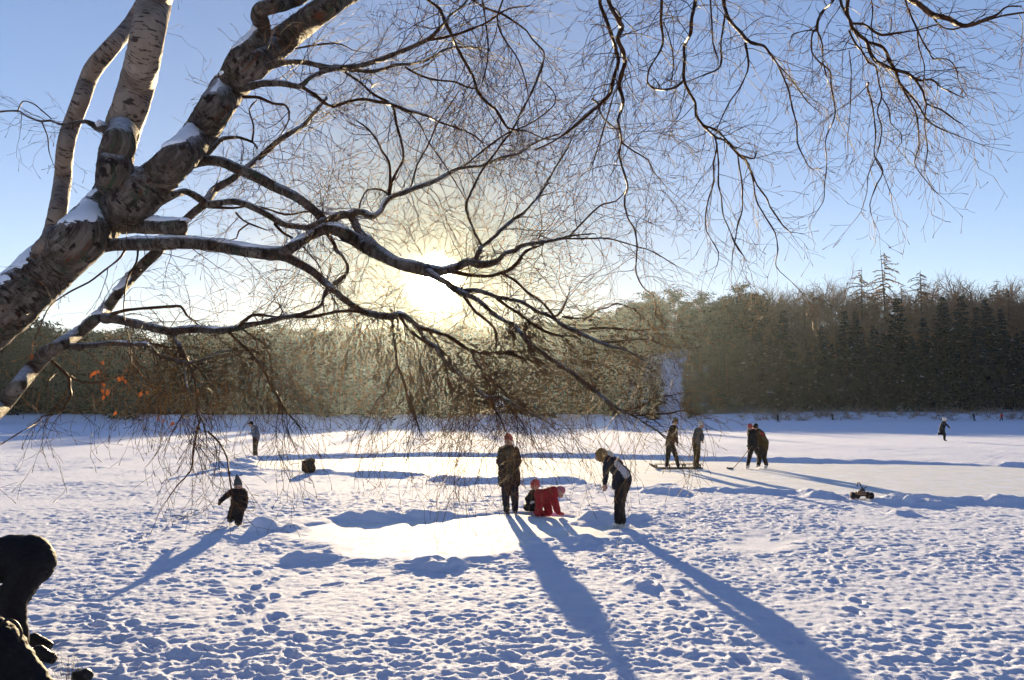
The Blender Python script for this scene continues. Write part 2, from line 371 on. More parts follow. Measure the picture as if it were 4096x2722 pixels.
# ------------------------------------------------------------------ the birch: limbs (position seen in the photo, own distance, own girth)
K_ = 1400 / 2360
REG = {'A': (0, 0), 'B': (0, 800), 'C': (1300, 0), 'D': (1300, 800), 'E': (2696, 0)}
BR = []      # world polylines (n,4)
ALLP = []    # (px,py,Y)
def near_depth(px, py, dflt, lim=45):
    best = None; bd = lim
    for (x, y, Y) in ALLP:
        d = math.hypot(x - px, y - py)
        if d < bd: bd = d; best = Y
    return best if best is not None else dflt
def limb(reg, pts, Y0=None, Y1=None, wd=None):
    ox, oy = REG[reg]; n = len(pts); full = []; lastw = wd or 20
    ws = [p[2] if len(p) > 2 else None for p in pts]
    if ws[0] is None: ws[0] = wd or 14
    kn = [i for i, q in enumerate(ws) if q is not None]
    if ws[-1] is None: ws[-1] = max(5, ws[kn[-1]] * .6); kn.append(n - 1)
    ws = np.interp(range(n), kn, [ws[i] for i in kn])
    x0, y0 = ox + pts[0][0] * K_, oy + pts[0][1] * K_
    if Y0 is None: Y0 = near_depth(x0, y0, 5.0)
    if Y1 is None:
        x1, y1 = ox + pts[-1][0] * K_, oy + pts[-1][1] * K_
        ln = math.hypot(x1 - x0, y1 - y0) / F * Y0
        Y1 = Y0 + rnd.uniform(-.35, .35) * ln
        Y1 = near_depth(x1, y1, Y1, 22)
    s = [0]
    for a, b in zip(pts, pts[1:]): s.append(s[-1] + math.hypot(a[0] - b[0], a[1] - b[1]))
    out = []
    wob = [rnd.uniform(-1, 1) * .06 * Y0 * min(1, s[-1] / 2500) for _ in range(n)]; wob[0] = wob[-1] = 0
    for k, (p, ww) in enumerate(zip(pts, ws)):
        Y = Y0 + (Y1 - Y0) * s[k] / (s[-1] + 1e-9) + wob[k]; x = ox + p[0] * K_; y = oy + p[1] * K_
        q = at(x, y, Y); out.append((*q, ww * K_ / F * Y / 2))
    q = resample(out, .05)
    # remember for joining
    for a in q[::2]:
        d = a[:3] - C0; f = d @ FW; ALLP.append((W0 / 2 + F * d[0] / f, H0 / 2 - F * (d @ UP) / f, a[1]))
    BR.append(q); return q
T = {}
T['trunk'] = limb('A', [(-1500, 3900, 440), (-900, 2900, 420), (-400, 2450, 390), (0, 2110, 368), (200, 1930, 350), (380, 1760, 342), (530, 1625, 336), (650, 1500, 330), (745, 1390, 300), (782, 1280, 268), (776, 1170, 246), (784, 1050, 224), (803, 960, 212), (838, 850, 182), (880, 720, 110)], 5.2, 5.2)
T['upright'] = limb('A', [(778, 1130, 140), (784, 1050, 205), (830, 870, 232), (880, 720, 238), (930, 550, 232), (965, 400, 228), (1005, 200, 225), (1045, 0, 222), (1080, -200, 215), (1100, -900, 150)], 5.2, 5.3)
T['left'] = limb('A', [(250, 1720, 120), (330, 1640, 130), (362, 1568, 130), (395, 1400, 118), (425, 1200, 112), (440, 1000, 112), (480, 850, 113), (545, 680, 113), (590, 550, 115), (640, 450, 120), (760, 310, 112), (880, 165, 100), (960, 20, 85), (1020, -120, 75), (1100, -500, 50)], 5.3, 5.6)
T['main'] = limb('A', [(800, 1430, 300), (930, 1330, 300), (1070, 1200, 255), (1210, 1060, 232), (1350, 900, 224), (1450, 740, 228), (1550, 590, 230), (1690, 450, 212), (1850, 320, 196), (2000, 195, 180), (2150, 85, 165), (2330, -30, 145), (2500, -140, 130), (2900, -420, 110), (3500, -650, 95)], 5.2, 5.0)
T['kink'] = limb('A', [(1540, 520, 130), (1610, 400, 150), (1740, 260, 138), (1765, 180, 120), (1745, 90, 112), (1800, 50, 105), (1880, 35, 105), (1960, 10, 92), (2050, -20, 70), (2120, -200, 50)], 5.15, 4.9)
T['stem'] = limb('B', [(-1100, 2600, 130), (-500, 1950, 120), (-100, 1500, 112), (20, 1380, 110), (110, 1270, 104), (200, 1160, 104), (290, 1060, 100), (400, 980, 90), (540, 895, 76), (650, 800, 74), (720, 735, 72), (790, 640, 64), (880, 530, 74), (990, 415, 74), (1070, 340, 72), (1150, 240, 60), (1280, 110, 55), (1380, 25, 58), (1450, -70, 55), (1560, -135, 46), (1640, -200, 42), (1750, -285, 40), (1850, -375, 40), (1950, -445, 35), (2050, -505, 30), (2130, -600, 26), (2200, -685, 22)], 4.9, 5.7)
T['low'] = limb('B', [(640, 330, 80), (750, 305, 85), (850, 300, 88), (1050, 297, 94), (1250, 290, 86), (1450, 310, 82), (1700, 350, 86), (1870, 365, 92), (1950, 335, 78), (2030, 280, 70), (2130, 225, 66), (2230, 195, 74), (2330, 235, 80), (2420, 290, 90), (2490, 330, 105)], 5.2, 5.1)
T['stub'] = limb('B', [(820, 175, 120), (900, 172, 112), (1000, 180, 108), (1150, 182, 104), (1275, 172, 100)], 5.15, 4.9)
T['stubleg'] = limb('B', [(1220, 190, 90), (1212, 235, 84), (1195, 290, 80)], 4.95, 5.15)
L1 = lambda *a, **k: limb(*a, **k)
L1('D', [(140, 240, 95), (200, 265, 92), (300, 320, 108), (400, 380, 95), (500, 430, 78), (600, 455, 88), (700, 480, 88), (800, 480, 62), (900, 448, 55), (960, 420, 52), (1050, 438, 54), (1130, 425, 45), (1180, 400, 32), (1210, 362, 26), (1270, 350, 30), (1330, 308, 28), (1410, 295, 26), (1500, 280, 24), (1580, 265, 20), (1650, 246, 17), (1730, 235, 13), (1850, 225, 10)], 5.1, 5.4)
L1('D', [(700, 490, 60), (790, 545, 45), (840, 570, 48), (900, 618, 52), (1000, 610, 32), (1080, 625, 28), (1150, 655, 28), (1240, 670, 24), (1330, 690, 24), (1400, 735, 24), (1470, 770, 23), (1540, 795, 24), (1600, 845, 25), (1680, 880, 28), (1760, 920, 24), (1850, 960, 22), (1920, 985, 16), (2010, 1010, 14), (2100, 1050, 12), (2200, 1100, 9)], 5.1, 4.8)
L1('D', [(905, 620, 48), (950, 640, 40), (1010, 665, 32), (1080, 720, 30), (1150, 780, 30), (1220, 820, 28), (1280, 850, 28), (1320, 900, 28), (1370, 960, 28), (1440, 1010, 26), (1520, 1070, 28), (1590, 1120, 30), (1680, 1180, 28), (1750, 1240, 26), (1830, 1300, 26), (1900, 1360, 24), (1990, 1420, 22), (2080, 1455, 18), (2150, 1500, 14), (2260, 1570, 12), (2330, 1650, 9)], None, 4.5)
L1('D', [(940, 650, 28), (1000, 740, 22), (1060, 790, 22), (1130, 850, 20), (1160, 910, 14), (1155, 980, 12), (1150, 1040, 10)])
L1('D', [(1150, 655, 26), (1230, 720, 22), (1300, 760, 22), (1350, 800, 20), (1420, 850, 22), (1490, 890, 20), (1570, 915, 17), (1640, 915, 13), (1740, 922, 9)])
L1('D', [(850, 485, 34), (980, 508, 25), (1100, 515, 22), (1200, 490, 22), (1280, 450, 28), (1320, 390, 26), (1360, 345, 20), (1420, 320, 14), (1500, 290, 10)])
L1('D', [(1190, 490, 18), (1260, 530, 18), (1310, 570, 17), (1370, 630, 17), (1440, 670, 16), (1490, 720, 16), (1545, 790, 18)])
L1('D', [(1545, 790, 18), (1590, 760, 15), (1620, 700, 12), (1645, 630, 9)])
L1('D', [(1600, 790, 14), (1700, 800, 13), (1780, 790, 12), (1830, 745, 11), (1900, 730, 10), (1960, 700, 10), (2040, 720, 9), (2110, 760, 8), (2200, 850, 7)])
L1('D', [(1010, 412, 38), (1040, 350, 34), (1065, 308, 24), (1110, 280, 22), (1180, 210, 24), (1240, 160, 22), (1280, 125, 26), (1340, 90, 20), (1400, 22, 15), (1450, -40, 14), (1520, -160, 12), (1580, -260, 11), (1640, -360, 10), (1700, -490, 8)])
L1('D', [(1050, 300, 22), (1010, 220, 18), (980, 150, 17), (960, 90, 18), (952, 30, 20), (1000, -80, 18), (1060, -200, 17), (1130, -290, 16), (1200, -390, 16), (1270, -480, 15), (1330, -610, 12), (1400, -730, 11), (1440, -850, 10), (1470, -930, 8)], None, 5.9)
L1('D', [(1650, 246, 15), (1700, 190, 13), (1760, 130, 12), (1830, 60, 12), (1880, 28, 12), (1960, 10, 9), (2030, -60, 8)])
L1('D', [(1580, 262, 14), (1750, 262, 12), (1900, 260, 12), (2020, 290, 10), (2120, 320, 9), (2210, 350, 9), (2360, 440, 7)])
# lower right, beyond the sun
L1('B', [(1880, 365, 76), (2000, 420, 64), (2100, 480, 58), (2180, 550, 50), (2260, 620, 46), (2360, 700, 40), (2450, 755, 42), (2530, 775, 46), (2590, 785, 46), (2640, 795, 36), (2690, 775, 36), (2750, 800, 34), (2810, 855, 30), (2870, 940, 24), (2945, 1000, 24), (3000, 1090, 24), (3060, 1150, 22), (3140, 1210, 22), (3220, 1280, 22), (3290, 1330, 22), (3380, 1330, 26), (3430, 1360, 28), (3510, 1410, 24), (3600, 1450, 18), (3680, 1490, 14), (3760, 1545, 10)], None, 4.7)
L1('D', [(630, 865, 28), (700, 880, 24), (780, 905, 22), (850, 930, 22), (920, 980, 22), (990, 1020, 21), (1060, 1035, 18), (1150, 1030, 18), (1250, 1030, 16), (1310, 1025, 14), (1390, 1012, 10)])
L1('D', [(1150, 1032, 16), (1250, 1045, 14), (1330, 1065, 14), (1400, 1085, 12), (1480, 1112, 9)])
L1('D', [(990, 1022, 18), (1010, 1080, 18), (1050, 1140, 18), (1110, 1200, 18), (1160, 1250, 20), (1210, 1290, 24), (1230, 1330, 28)])
L1('D', [(1040, 1040, 15), (1080, 1100, 15), (1120, 1170, 15), (1120, 1230, 14), (1115, 1290, 14), (1130, 1340, 14), (1140, 1400, 13), (1180, 1470, 12), (1220, 1565, 9)])
L1('D', [(500, 780, 16), (560, 870, 18), (660, 950, 18), (740, 1000, 16)], None, None)
L1('D', [(450, 800, 18), (460, 900, 16), (475, 1000, 15), (485, 1110, 15), (520, 1200, 14), (550, 1300, 14), (590, 1400, 13), (620, 1500, 11), (640, 1568, 8)])
L1('D', [(700, 885, 16), (760, 970, 14), (800, 1060, 14), (820, 1160, 13), (840, 1240, 13), (880, 1290, 11), (960, 1320, 10), (1040, 1325, 9)])
L1('D', [(480, 1130, 12), (420, 1220, 11), (420, 1290, 10), (350, 1350, 10), (310, 1450, 9), (270, 1560, 7)])
L1('D', [(2010, 1420, 12), (2120, 1400, 12), (2230, 1330, 10), (2330, 1320, 8), (2420, 1300, 6)], None, None)
L1('D', [(2100, 1455, 14), (2250, 1445, 12), (2330, 1440, 12), (2420, 1420, 9), (2520, 1450, 7)], None, None)
L1('D', [(1850, 960, 14), (1960, 960, 12), (2080, 940, 10), (2200, 950, 9), (2330, 1000, 7)])
L1('D', [(1700, 885, 12), (1850, 865, 11), (1980, 870, 10), (2130, 880, 8), (2260, 860, 6)])
# upper limbs
L1('A', [(1230, 1130, 90), (1340, 1090, 76), (1480, 1090, 72), (1600, 1140, 75), (1720, 1190, 75), (1850, 1260, 70), (1980, 1320, 65), (2080, 1390, 60), (2150, 1450, 62), (2200, 1500, 66), (2290, 1455, 55), (2370, 1450, 50), (2420, 1430, 45), (2470, 1450, 45), (2520, 1460, 40), (2570, 1420, 35), (2620, 1340, 34), (2730, 1300, 32), (2830, 1260, 30), (2950, 1215, 29), (3040, 1160, 27), (3130, 1130, 24), (3230, 1125, 20), (3300, 1100, 20), (3390, 1060, 18), (3490, 1040, 16), (3590, 975, 15), (3690, 930, 14), (3790, 900, 13)], 5.2, 5.5)
L1('D', [(180, 110, 55), (205, 170, 55), (240, 225, 52), (300, 275, 60), (350, 330, 60)])
L1('A', [(2200, 1510, 45), (2210, 1580, 30), (2250, 1640, 26), (2270, 1690, 26), (2310, 1730, 20), (2345, 1800, 20), (2330, 1860, 20), (2250, 1930, 20), (2190, 1990, 16), (2165, 2070, 16)])
L1('A', [(1000, 1400, 70), (1110, 1345, 56), (1180, 1312, 50), (1260, 1295, 46), (1330, 1330, 48), (1400, 1375, 54), (1480, 1370, 48), (1570, 1360, 46), (1680, 1390, 44), (1800, 1450, 40), (1900, 1510, 38), (2000, 1530, 38), (2100, 1530, 38), (2150, 1495, 36), (2200, 1480, 34)], 5.2, 5.2)
L1('A', [(1400, 1395, 26), (1570, 1405, 16), (1700, 1390, 15), (1830, 1420, 14), (1930, 1450, 13), (2050, 1430, 12), (2150, 1430, 9)])
L1('A', [(1370, 1060, 50), (1430, 1000, 44), (1500, 940, 34), (1620, 930, 20), (1700, 960, 16), (1750, 1020, 12)])
L1('A', [(1700, 960, 14), (1710, 850, 14), (1680, 740, 12), (1730, 680, 10)])
L1('A', [(1640, 655, 26), (1750, 660, 22), (1840, 700, 18), (1930, 715, 16), (1950, 800, 12), (1900, 900, 10)])
L1('A', [(1780, 460, 60), (1880, 430, 46), (2000, 420, 38), (2100, 430, 35), (2200, 455, 36), (2360, 455, 38), (2480, 430, 34), (2600, 388, 34), (2700, 350, 32), (2800, 308, 30), (2890, 263, 28), (2960, 200, 24), (3000, 150, 20), (3040, 100, 16), (3120, 40, 14), (3180, -60, 12)], 5.1, 4.6)
L1('C', [(690, 268, 22), (740, 265, 18), (820, 250, 19), (900, 230, 18), (980, 200, 17), (1080, 160, 15), (1170, 100, 14), (1240, 60, 12), (1380, 40, 9)])
L1('C', [(-30, 470, 38), (80, 465, 34), (180, 475, 28), (350, 480, 24), (470, 440, 22), (600, 430, 18), (700, 400, 16), (800, 340, 14), (880, 320, 13), (1000, 320, 11), (1150, 340, 8)])
L1('A', [(1660, 590, 58), (1740, 572, 52), (1850, 560, 44), (1960, 575, 40), (2030, 580, 38), (2100, 520, 30), (2200, 480, 30), (2300, 460, 26)], 5.1, 4.95)
L1('A', [(2030, 585, 30), (2120, 640, 28), (2180, 690, 27), (2240, 720, 25), (2340, 690, 24), (2440, 670, 22), (2560, 690, 22), (2650, 710, 22), (2750, 750, 20), (2870, 780, 17), (2950, 820, 15), (3070, 860, 13), (3150, 890, 12), (3230, 940, 10), (3280, 1010, 8)], None, 5.6)
L1('C', [(120, 478, 18), (240, 560, 18), (330, 640, 17), (450, 710, 20), (480, 830, 18), (510, 940, 17), (530, 1060, 17), (500, 1130, 18), (450, 1230, 22), (430, 1330, 24)])
L1('C', [(430, 1320, 20), (440, 1200, 19), (430, 1090, 18), (390, 1030, 15), (350, 950, 14), (290, 870, 12), (220, 820, 9)])
L1('C', [(420, 1310, 15), (380, 1280, 13), (290, 1280, 13), (250, 1340, 12), (230, 1400, 12)])
L1('C', [(460, 715, 15), (560, 760, 10), (640, 840, 9), (700, 960, 8), (800, 1100, 8), (860, 1200, 7), (940, 1330, 9)])
L1('C', [(540, 455, 15), (620, 500, 14), (700, 530, 14), (780, 545, 13), (880, 555, 13), (960, 590, 13), (1020, 600, 12)])
L1('C', [(540, 1310, 12), (580, 1260, 12), (620, 1120, 11), (700, 970, 11), (760, 830, 10), (850, 700, 9), (900, 620, 8)])
L1('C', [(940, 1120, 12), (1100, 990, 12), (1230, 900, 12), (1330, 860, 11), (1440, 800, 10), (1550, 700, 9), (1540, 620, 8), (1480, 560, 7)])
L1('A', [(1990, 330, 14), (2100, 310, 13), (2220, 295, 12), (2300, 300, 9), (2380, 340, 8)])
# hanging from the crown overhead
L1('C', [(560, -140, 24), (680, -10, 22), (770, 60, 22), (810, 150, 26), (850, 230, 22), (890, 320, 20), (950, 430, 20), (1000, 520, 20), (1030, 620, 22), (1100, 700, 20), (1160, 750, 18), (1190, 810, 17), (1230, 860, 16), (1280, 875, 14), (1370, 890, 11), (1480, 940, 8)], 4.6, 5.2)
L1('C', [(850, -160, 18), (1000, 0, 17), (1080, 55, 16), (1190, 95, 16), (1280, 150, 15), (1360, 210, 14), (1400, 270, 13), (1470, 340, 13), (1475, 400, 12), (1450, 500, 10), (1400, 600, 9), (1340, 740, 8)], 4.5, 4.9)
L1('C', [(1200, -150, 16), (1200, 0, 14), (1160, 120, 14), (1200, 250, 13), (1290, 380, 11), (1340, 500, 9), (1370, 640, 8)], 4.4, 4.6)
L1('C', [(1040, -150, 14), (1070, 60, 12), (1090, 200, 11), (1100, 330, 10), (1090, 450, 9), (1060, 560, 8)], 4.5, 4.7)
L1('C', [(1820, -300, 32), (1900, -30, 30), (1930, 50, 30), (1985, 150, 33), (2000, 190, 38), (1975, 270, 28), (2010, 350, 29), (2020, 430, 28), (1995, 520, 30), (1985, 590, 28), (2010, 680, 24), (1990, 760, 18), (1975, 830, 15), (2000, 920, 16), (1985, 1040, 14), (2010, 1150, 14), (2040, 1250, 14), (2020, 1340, 12), (2035, 1450, 12), (2090, 1560, 10), (2105, 1680, 10), (2095, 1820, 10), (2140, 1930, 9), (2210, 2000, 8), (2230, 2090, 8), (2210, 2190, 6)], 4.3, 4.5)
L1('C', [(1780, -300, 28), (1850, -30, 28), (1855, 30, 26), (1890, 120, 26), (1930, 230, 26), (1960, 330, 26), (1980, 420, 26), (1960, 480, 24), (1940, 560, 28), (1920, 640, 26), (1850, 710, 22), (1780, 770, 22), (1700, 840, 20), (1620, 900, 16), (1530, 960, 12), (1420, 1010, 9)], 4.2, 4.7)
L1('C', [(1800, 670, 14), (1840, 700, 16), (1870, 790, 12), (1960, 870, 10)])
L1('C', [(1990, 560, 12), (1940, 660, 10), (1900, 800, 10), (1840, 1000, 9), (1800, 1120, 7)])
L1('C', [(1995, 960, 12), (2080, 1020, 10), (2180, 1080, 9), (2210, 1150, 8), (2290, 1250, 6)])
L1('C', [(2260, -300, 20), (2270, 0, 20), (2265, 150, 20), (2280, 280, 17), (2240, 380, 14), (2190, 460, 12), (2175, 560, 14), (2230, 600, 16), (2310, 605, 18), (2380, 580, 16), (2420, 540, 16)], 4.6, 4.5)
L1('C', [(2280, 150, 10), (2320, 250, 9), (2350, 400, 8), (2340, 540, 7)])
L1('E', [(180, -300, 26), (145, 0, 25), (120, 120, 25), (110, 230, 25), (70, 310, 22), (70, 420, 22), (65, 530, 20), (100, 620, 20), (145, 700, 20), (150, 780, 19), (210, 860, 19), (280, 925, 18), (340, 948, 18), (390, 990, 20), (430, 1040, 21), (480, 1080, 18), (520, 1160, 14), (560, 1250, 13), (620, 1330, 12), (650, 1400, 11), (700, 1470, 12), (740, 1530, 10), (790, 1570, 7)], 4.5, 4.6)
L1('E', [(210, 850, 14), (290, 880, 14), (330, 920, 14), (390, 990, 14)])
L1('E', [(430, 1045, 14), (490, 1062, 13), (540, 1070, 14), (555, 1030, 8)])
L1('E', [(430, 1050, 12), (445, 1150, 12), (460, 1250, 11), (460, 1340, 11), (460, 1420, 10), (430, 1520, 10), (410, 1640, 8), (395, 1720, 8), (390, 1800, 6)])
L1('E', [(275, 920, 12), (290, 1000, 11), (265, 1100, 11), (270, 1230, 10), (240, 1320, 9), (215, 1430, 9), (220, 1560, 8), (300, 1700, 7), (290, 1790, 6)])
L1('E', [(290, 1000, 10), (300, 1100, 10), (300, 1250, 10), (320, 1330, 10), (330, 1450, 9), (370, 1540, 9), (410, 1640, 12), (470, 1730, 8)])
L1('E', [(480, 1080, 12), (530, 1200, 11), (555, 1350, 10), (620, 1470, 10), (680, 1570, 9), (700, 1680, 9), (690, 1800, 7), (790, 1900, 5)])
L1('E', [(320, -250, 28), (335, 0, 28), (345, 60, 27), (370, 130, 25), (410, 180, 25), (450, 220, 28), (490, 270, 28), (540, 295, 22), (610, 315, 20), (650, 370, 16), (700, 440, 14), (740, 530, 14), (770, 600, 13), (800, 740, 12), (830, 850, 10), (830, 960, 9), (870, 1050, 8), (920, 1135, 7), (980, 1140, 7)], 4.8, 4.8)
L1('E', [(480, 290, 16), (500, 400, 15), (495, 480, 10), (440, 600, 10), (380, 680, 10), (330, 780, 9), (290, 870, 8)])
L1('E', [(345, 100, 13), (330, 200, 13), (315, 300, 13), (320, 420, 13), (290, 470, 11), (220, 500, 10), (120, 540, 8)])
L1('E', [(240, -200, 14), (245, 0, 13), (255, 150, 12), (265, 300, 10), (300, 400, 8)], 4.9, 4.9)
L1('E', [(700, 440, 12), (780, 520, 10), (830, 590, 10), (900, 690, 9), (970, 745, 7)])
L1('E', [(1150, -200, 18), (1080, -5, 18), (1000, 80, 18), (970, 140, 19), (962, 200, 18), (932, 230, 13), (930, 350, 12), (980, 420, 12), (1050, 480, 12), (1060, 580, 11), (1085, 720, 11), (1080, 800, 10), (1050, 870, 9), (1020, 960, 8), (1030, 1100, 8), (1015, 1250, 7), (1010, 1350, 6), (970, 1420, 5)], 4.6, 4.5)
L1('E', [(962, 200, 12), (1000, 300, 11), (1005, 420, 9), (1030, 520, 7)])
L1('E', [(960, 205, 10), (880, 210, 9), (800, 235, 8), (790, 260, 6)])
L1('E', [(1190, -250, 26), (1175, 0, 25), (1165, 80, 25), (1190, 150, 25), (1200, 190, 27), (1250, 240, 27), (1300, 280, 27), (1320, 350, 27), (1360, 410, 25), (1430, 450, 26), (1500, 475, 26), (1570, 495, 26), (1620, 530, 22), (1670, 545, 17), (1740, 540, 15), (1800, 590, 12), (1860, 620, 10), (1950, 660, 7)], 4.4, 4.6)
L1('E', [(1110, -150, 16), (1120, 0, 16), (1150, 80, 16), (1185, 140, 16)])
L1('E', [(1300, 285, 22), (1390, 310, 24), (1430, 350, 24), (1450, 410, 23), (1490, 470, 20)])
L1('E', [(1195, 160, 16), (1280, 165, 16), (1330, 200, 16), (1400, 237, 17), (1500, 225, 13), (1640, 205, 12), (1760, 170, 8)])
L1('E', [(1180, 210, 16), (1220, 290, 15), (1270, 350, 14), (1310, 420, 15), (1360, 450, 14), (1380, 560, 13), (1400, 650, 12), (1370, 760, 10), (1400, 850, 10), (1390, 960, 9), (1360, 1060, 9), (1310, 1180, 8), (1300, 1300, 6), (1260, 1430, 4)])
L1('E', [(1495, 480, 22), (1520, 560, 21), (1580, 630, 16), (1640, 700, 14), (1700, 800, 12), (1760, 850, 10), (1870, 900, 9), (2080, 980, 6)])
L1('E', [(1620, 530, 18), (1680, 620, 16), (1700, 700, 14), (1800, 740, 12), (1880, 800, 10), (1940, 835, 7)])
L1('E', [(1540, 600, 14), (1600, 700, 12), (1640, 800, 12), (1650, 1000, 10), (1620, 1100, 9), (1700, 1220, 7), (1770, 1300, 5)])
L1('E', [(1700, 700, 12), (1690, 850, 10), (1710, 1000, 9), (1690, 1130, 6)])
L1('E', [(1310, 560, 16), (1305, 600, 14), (1330, 680, 12), (1350, 800, 10), (1360, 920, 10), (1350, 1050, 8), (1400, 1150, 8), (1460, 1300, 6)], 4.5, 4.5)
L1('E', [(1360, 1060, 9), (1410, 1160, 8), (1370, 1240, 7), (1320, 1380, 6), (1340, 1480, 5)])
L1('E', [(1400, -220, 34), (1580, -15, 35), (1650, 30, 35), (1700, 70, 38), (1750, 105, 40), (1830, 120, 34), (1880, 145, 34), (1930, 170, 33), (1990, 175, 27), (2060, 150, 26), (2110, 125, 18), (2180, 100, 14), (2240, 50, 12), (2400, 42, 10)], 4.2, 4.6)
L1('E', [(2060, 155, 16), (2200, 112, 15), (2360, 85, 13), (2500, 70, 10)])
L1('E', [(1750, 120, 14), (1800, 180, 13), (1880, 200, 13), (1950, 180, 11)])
L1('E', [(1540, -150, 14), (1560, 0, 13), (1590, 90, 13), (1640, 200, 13), (1670, 270, 12), (1720, 350, 11), (1750, 400, 10), (1840, 400, 9), (1900, 460, 8), (1920, 550, 7), (1970, 640, 5)], 4.5, 4.5)
L1('E', [(1300, -150, 10), (1340, 60, 9), (1330, 180, 8), (1350, 320, 7)], 4.6, 4.6)
L1('E', [(1640, 200, 10), (1650, 320, 9), (1690, 450, 8), (1680, 560, 7)])
L1('E', [(1180, 340, 8), (1195, 480, 8), (1190, 640, 7), (1185, 800, 6), (1170, 930, 5)], 4.5, 4.5)
L1('E', [(1400, 660, 9), (1450, 740, 8), (1460, 830, 7), (1530, 900, 6), (1535, 960, 5)])
# unseen boughs overhead that carry the hanging ones
L1('C', [(560, -560, 90), (900, -520, 80), (1500, -420, 70), (1820, -310, 60), (2300, -300, 55), (2600, -260, 50), (3200, -250, 45), (3600, -230, 40), (4000, -190, 30)], 4.7, 4.5)
# lower left
L1('B', [(700, 800, 72), (760, 800, 66), (850, 822, 60), (980, 850, 58), (1100, 880, 58), (1200, 886, 55), (1320, 875, 50), (1450, 880, 45), (1560, 875, 42), (1640, 850, 38), (1760, 830, 34), (1880, 800, 34), (2000, 780, 30), (2100, 750, 25), (2170, 700, 20), (2190, 620, 17), (2260, 560, 18), (2330, 500, 16)], 4.95, 5.2)
L1('B', [(1980, 785, 26), (2100, 790, 24), (2200, 770, 22), (2330, 750, 20), (2430, 760, 18), (2530, 775, 16)])
L1('B', [(740, 775, 26), (850, 745, 22), (1000, 730, 20), (1150, 720, 20), (1220, 720, 18), (1260, 780, 16), (1310, 820, 14), (1350, 860, 12)])
L1('B', [(1600, 865, 26), (1680, 790, 22), (1740, 775, 20), (1860, 790, 14)])
L1('B', [(470, 990, 46), (520, 988, 45), (600, 985, 40), (700, 970, 35), (820, 970, 32), (920, 980, 34), (990, 975, 30), (1030, 1015, 25), (1080, 1050, 25), (1160, 1075, 26), (1240, 1100, 28), (1320, 1095, 25), (1400, 1070, 18), (1480, 1030, 13), (1560, 1010, 9)], None, 4.8)
L1('B', [(1010, 970, 18), (1100, 985, 12), (1180, 1000, 10), (1260, 990, 8), (1400, 1010, 6)])
L1('B', [(1130, 895, 46), (1180, 940, 34), (1220, 1000, 30), (1240, 1050, 25), (1245, 1120, 20), (1250, 1200, 18), (1270, 1290, 16), (1310, 1360, 15), (1340, 1430, 13), (1370, 1500, 11), (1390, 1590, 9)])
L1('B', [(1240, 1040, 16), (1280, 1110, 15), (1300, 1180, 14), (1320, 1250, 13), (1320, 1350, 12), (1330, 1450, 9), (1350, 1560, 7)])
L1('B', [(1540, 885, 22), (1610, 960, 22), (1690, 1030, 21), (1750, 1110, 20), (1800, 1190, 19), (1830, 1260, 19), (1880, 1330, 18), (1910, 1400, 16), (1960, 1460, 13), (2020, 1530, 9)])
L1('B', [(1640, 880, 14), (1720, 930, 12), (1790, 990, 12), (1820, 1070, 11), (1830, 1160, 10), (1835, 1260, 8)])
L1('B', [(350, 1090, 28), (430, 1160, 22), (465, 1200, 22), (470, 1260, 17), (478, 1320, 15), (440, 1380, 12), (410, 1430, 13), (350, 1450, 12), (290, 1460, 11), (240, 1510, 10), (150, 1560, 8), (20, 1640, 6)])
L1('B', [(475, 1190, 18), (520, 1220, 14), (600, 1235, 12), (680, 1230, 11), (760, 1200, 9), (830, 1180, 7)])
L1('B', [(1330, 1100, 16), (1370, 1190, 14), (1440, 1230, 12), (1540, 1260, 10), (1660, 1290, 9), (1740, 1350, 7)])
L1('B', [(860, 960, 10), (880, 1080, 10), (960, 1190, 9), (1040, 1290, 7), (1080, 1350, 5)])
L1('B', [(930, 340, 16), (920, 420, 14), (870, 510, 12), (845, 600, 11), (835, 720, 10), (845, 840, 9), (860, 900, 9), (880, 990, 8), (885, 1100, 7)], None, 4.7)
L1('B', [(840, 345, 16), (800, 400, 15), (700, 480, 14), (600, 555, 13), (500, 605, 13), (380, 680, 11), (310, 760, 10), (270, 860, 8), (230, 950, 6)], None, 4.9)
L1('B', [(1290, 1385, 10), (1250, 1430, 10), (1200, 1500, 9), (1150, 1590, 7)])
L1('B', [(1590, 85, 16), (1640, 140, 13), (1720, 175, 12), (1800, 205, 8)])
L1('B', [(1680, 160, 12), (1610, 210, 11), (1595, 260, 9), (1530, 275, 6)])
L1('B', [(1850, 160, 22), (1900, 215, 18), (1975, 260, 14)])
L1('B', [(2040, 310, 12), (2100, 380, 11), (2150, 440, 9), (2170, 500, 7)])
L1('B', [(1350, 1480, 12), (1330, 1560, 12), (1310, 1660, 13), (1300, 1740, 13), (1285, 1830, 12), (1200, 1920, 9), (1130, 2020, 7)], None, None)
L1('B', [(1400, 1560, 13), (1480, 1640, 13), (1530, 1740, 12), (1545, 1850, 11), (1560, 1950, 10), (1575, 2040, 6)], None, None)
# far left
L1('A', [(735, 880, 70), (690, 870, 55), (640, 850, 46), (590, 825, 32), (545, 822, 24), (410, 838, 15), (340, 815, 14), (280, 820, 14), (190, 790, 13), (120, 750, 12), (0, 755, 14), (-60, 760, 12)], 5.2, 5.9)
L1('A', [(120, 750, 10), (155, 685, 9), (230, 705, 9), (280, 745, 9), (345, 800, 8)])
L1('A', [(280, 820, 9), (320, 920, 8), (330, 1020, 7), (360, 1110, 5)])

root = np.array([-3.6, 5.1, gz(-3.6, 5.1)])
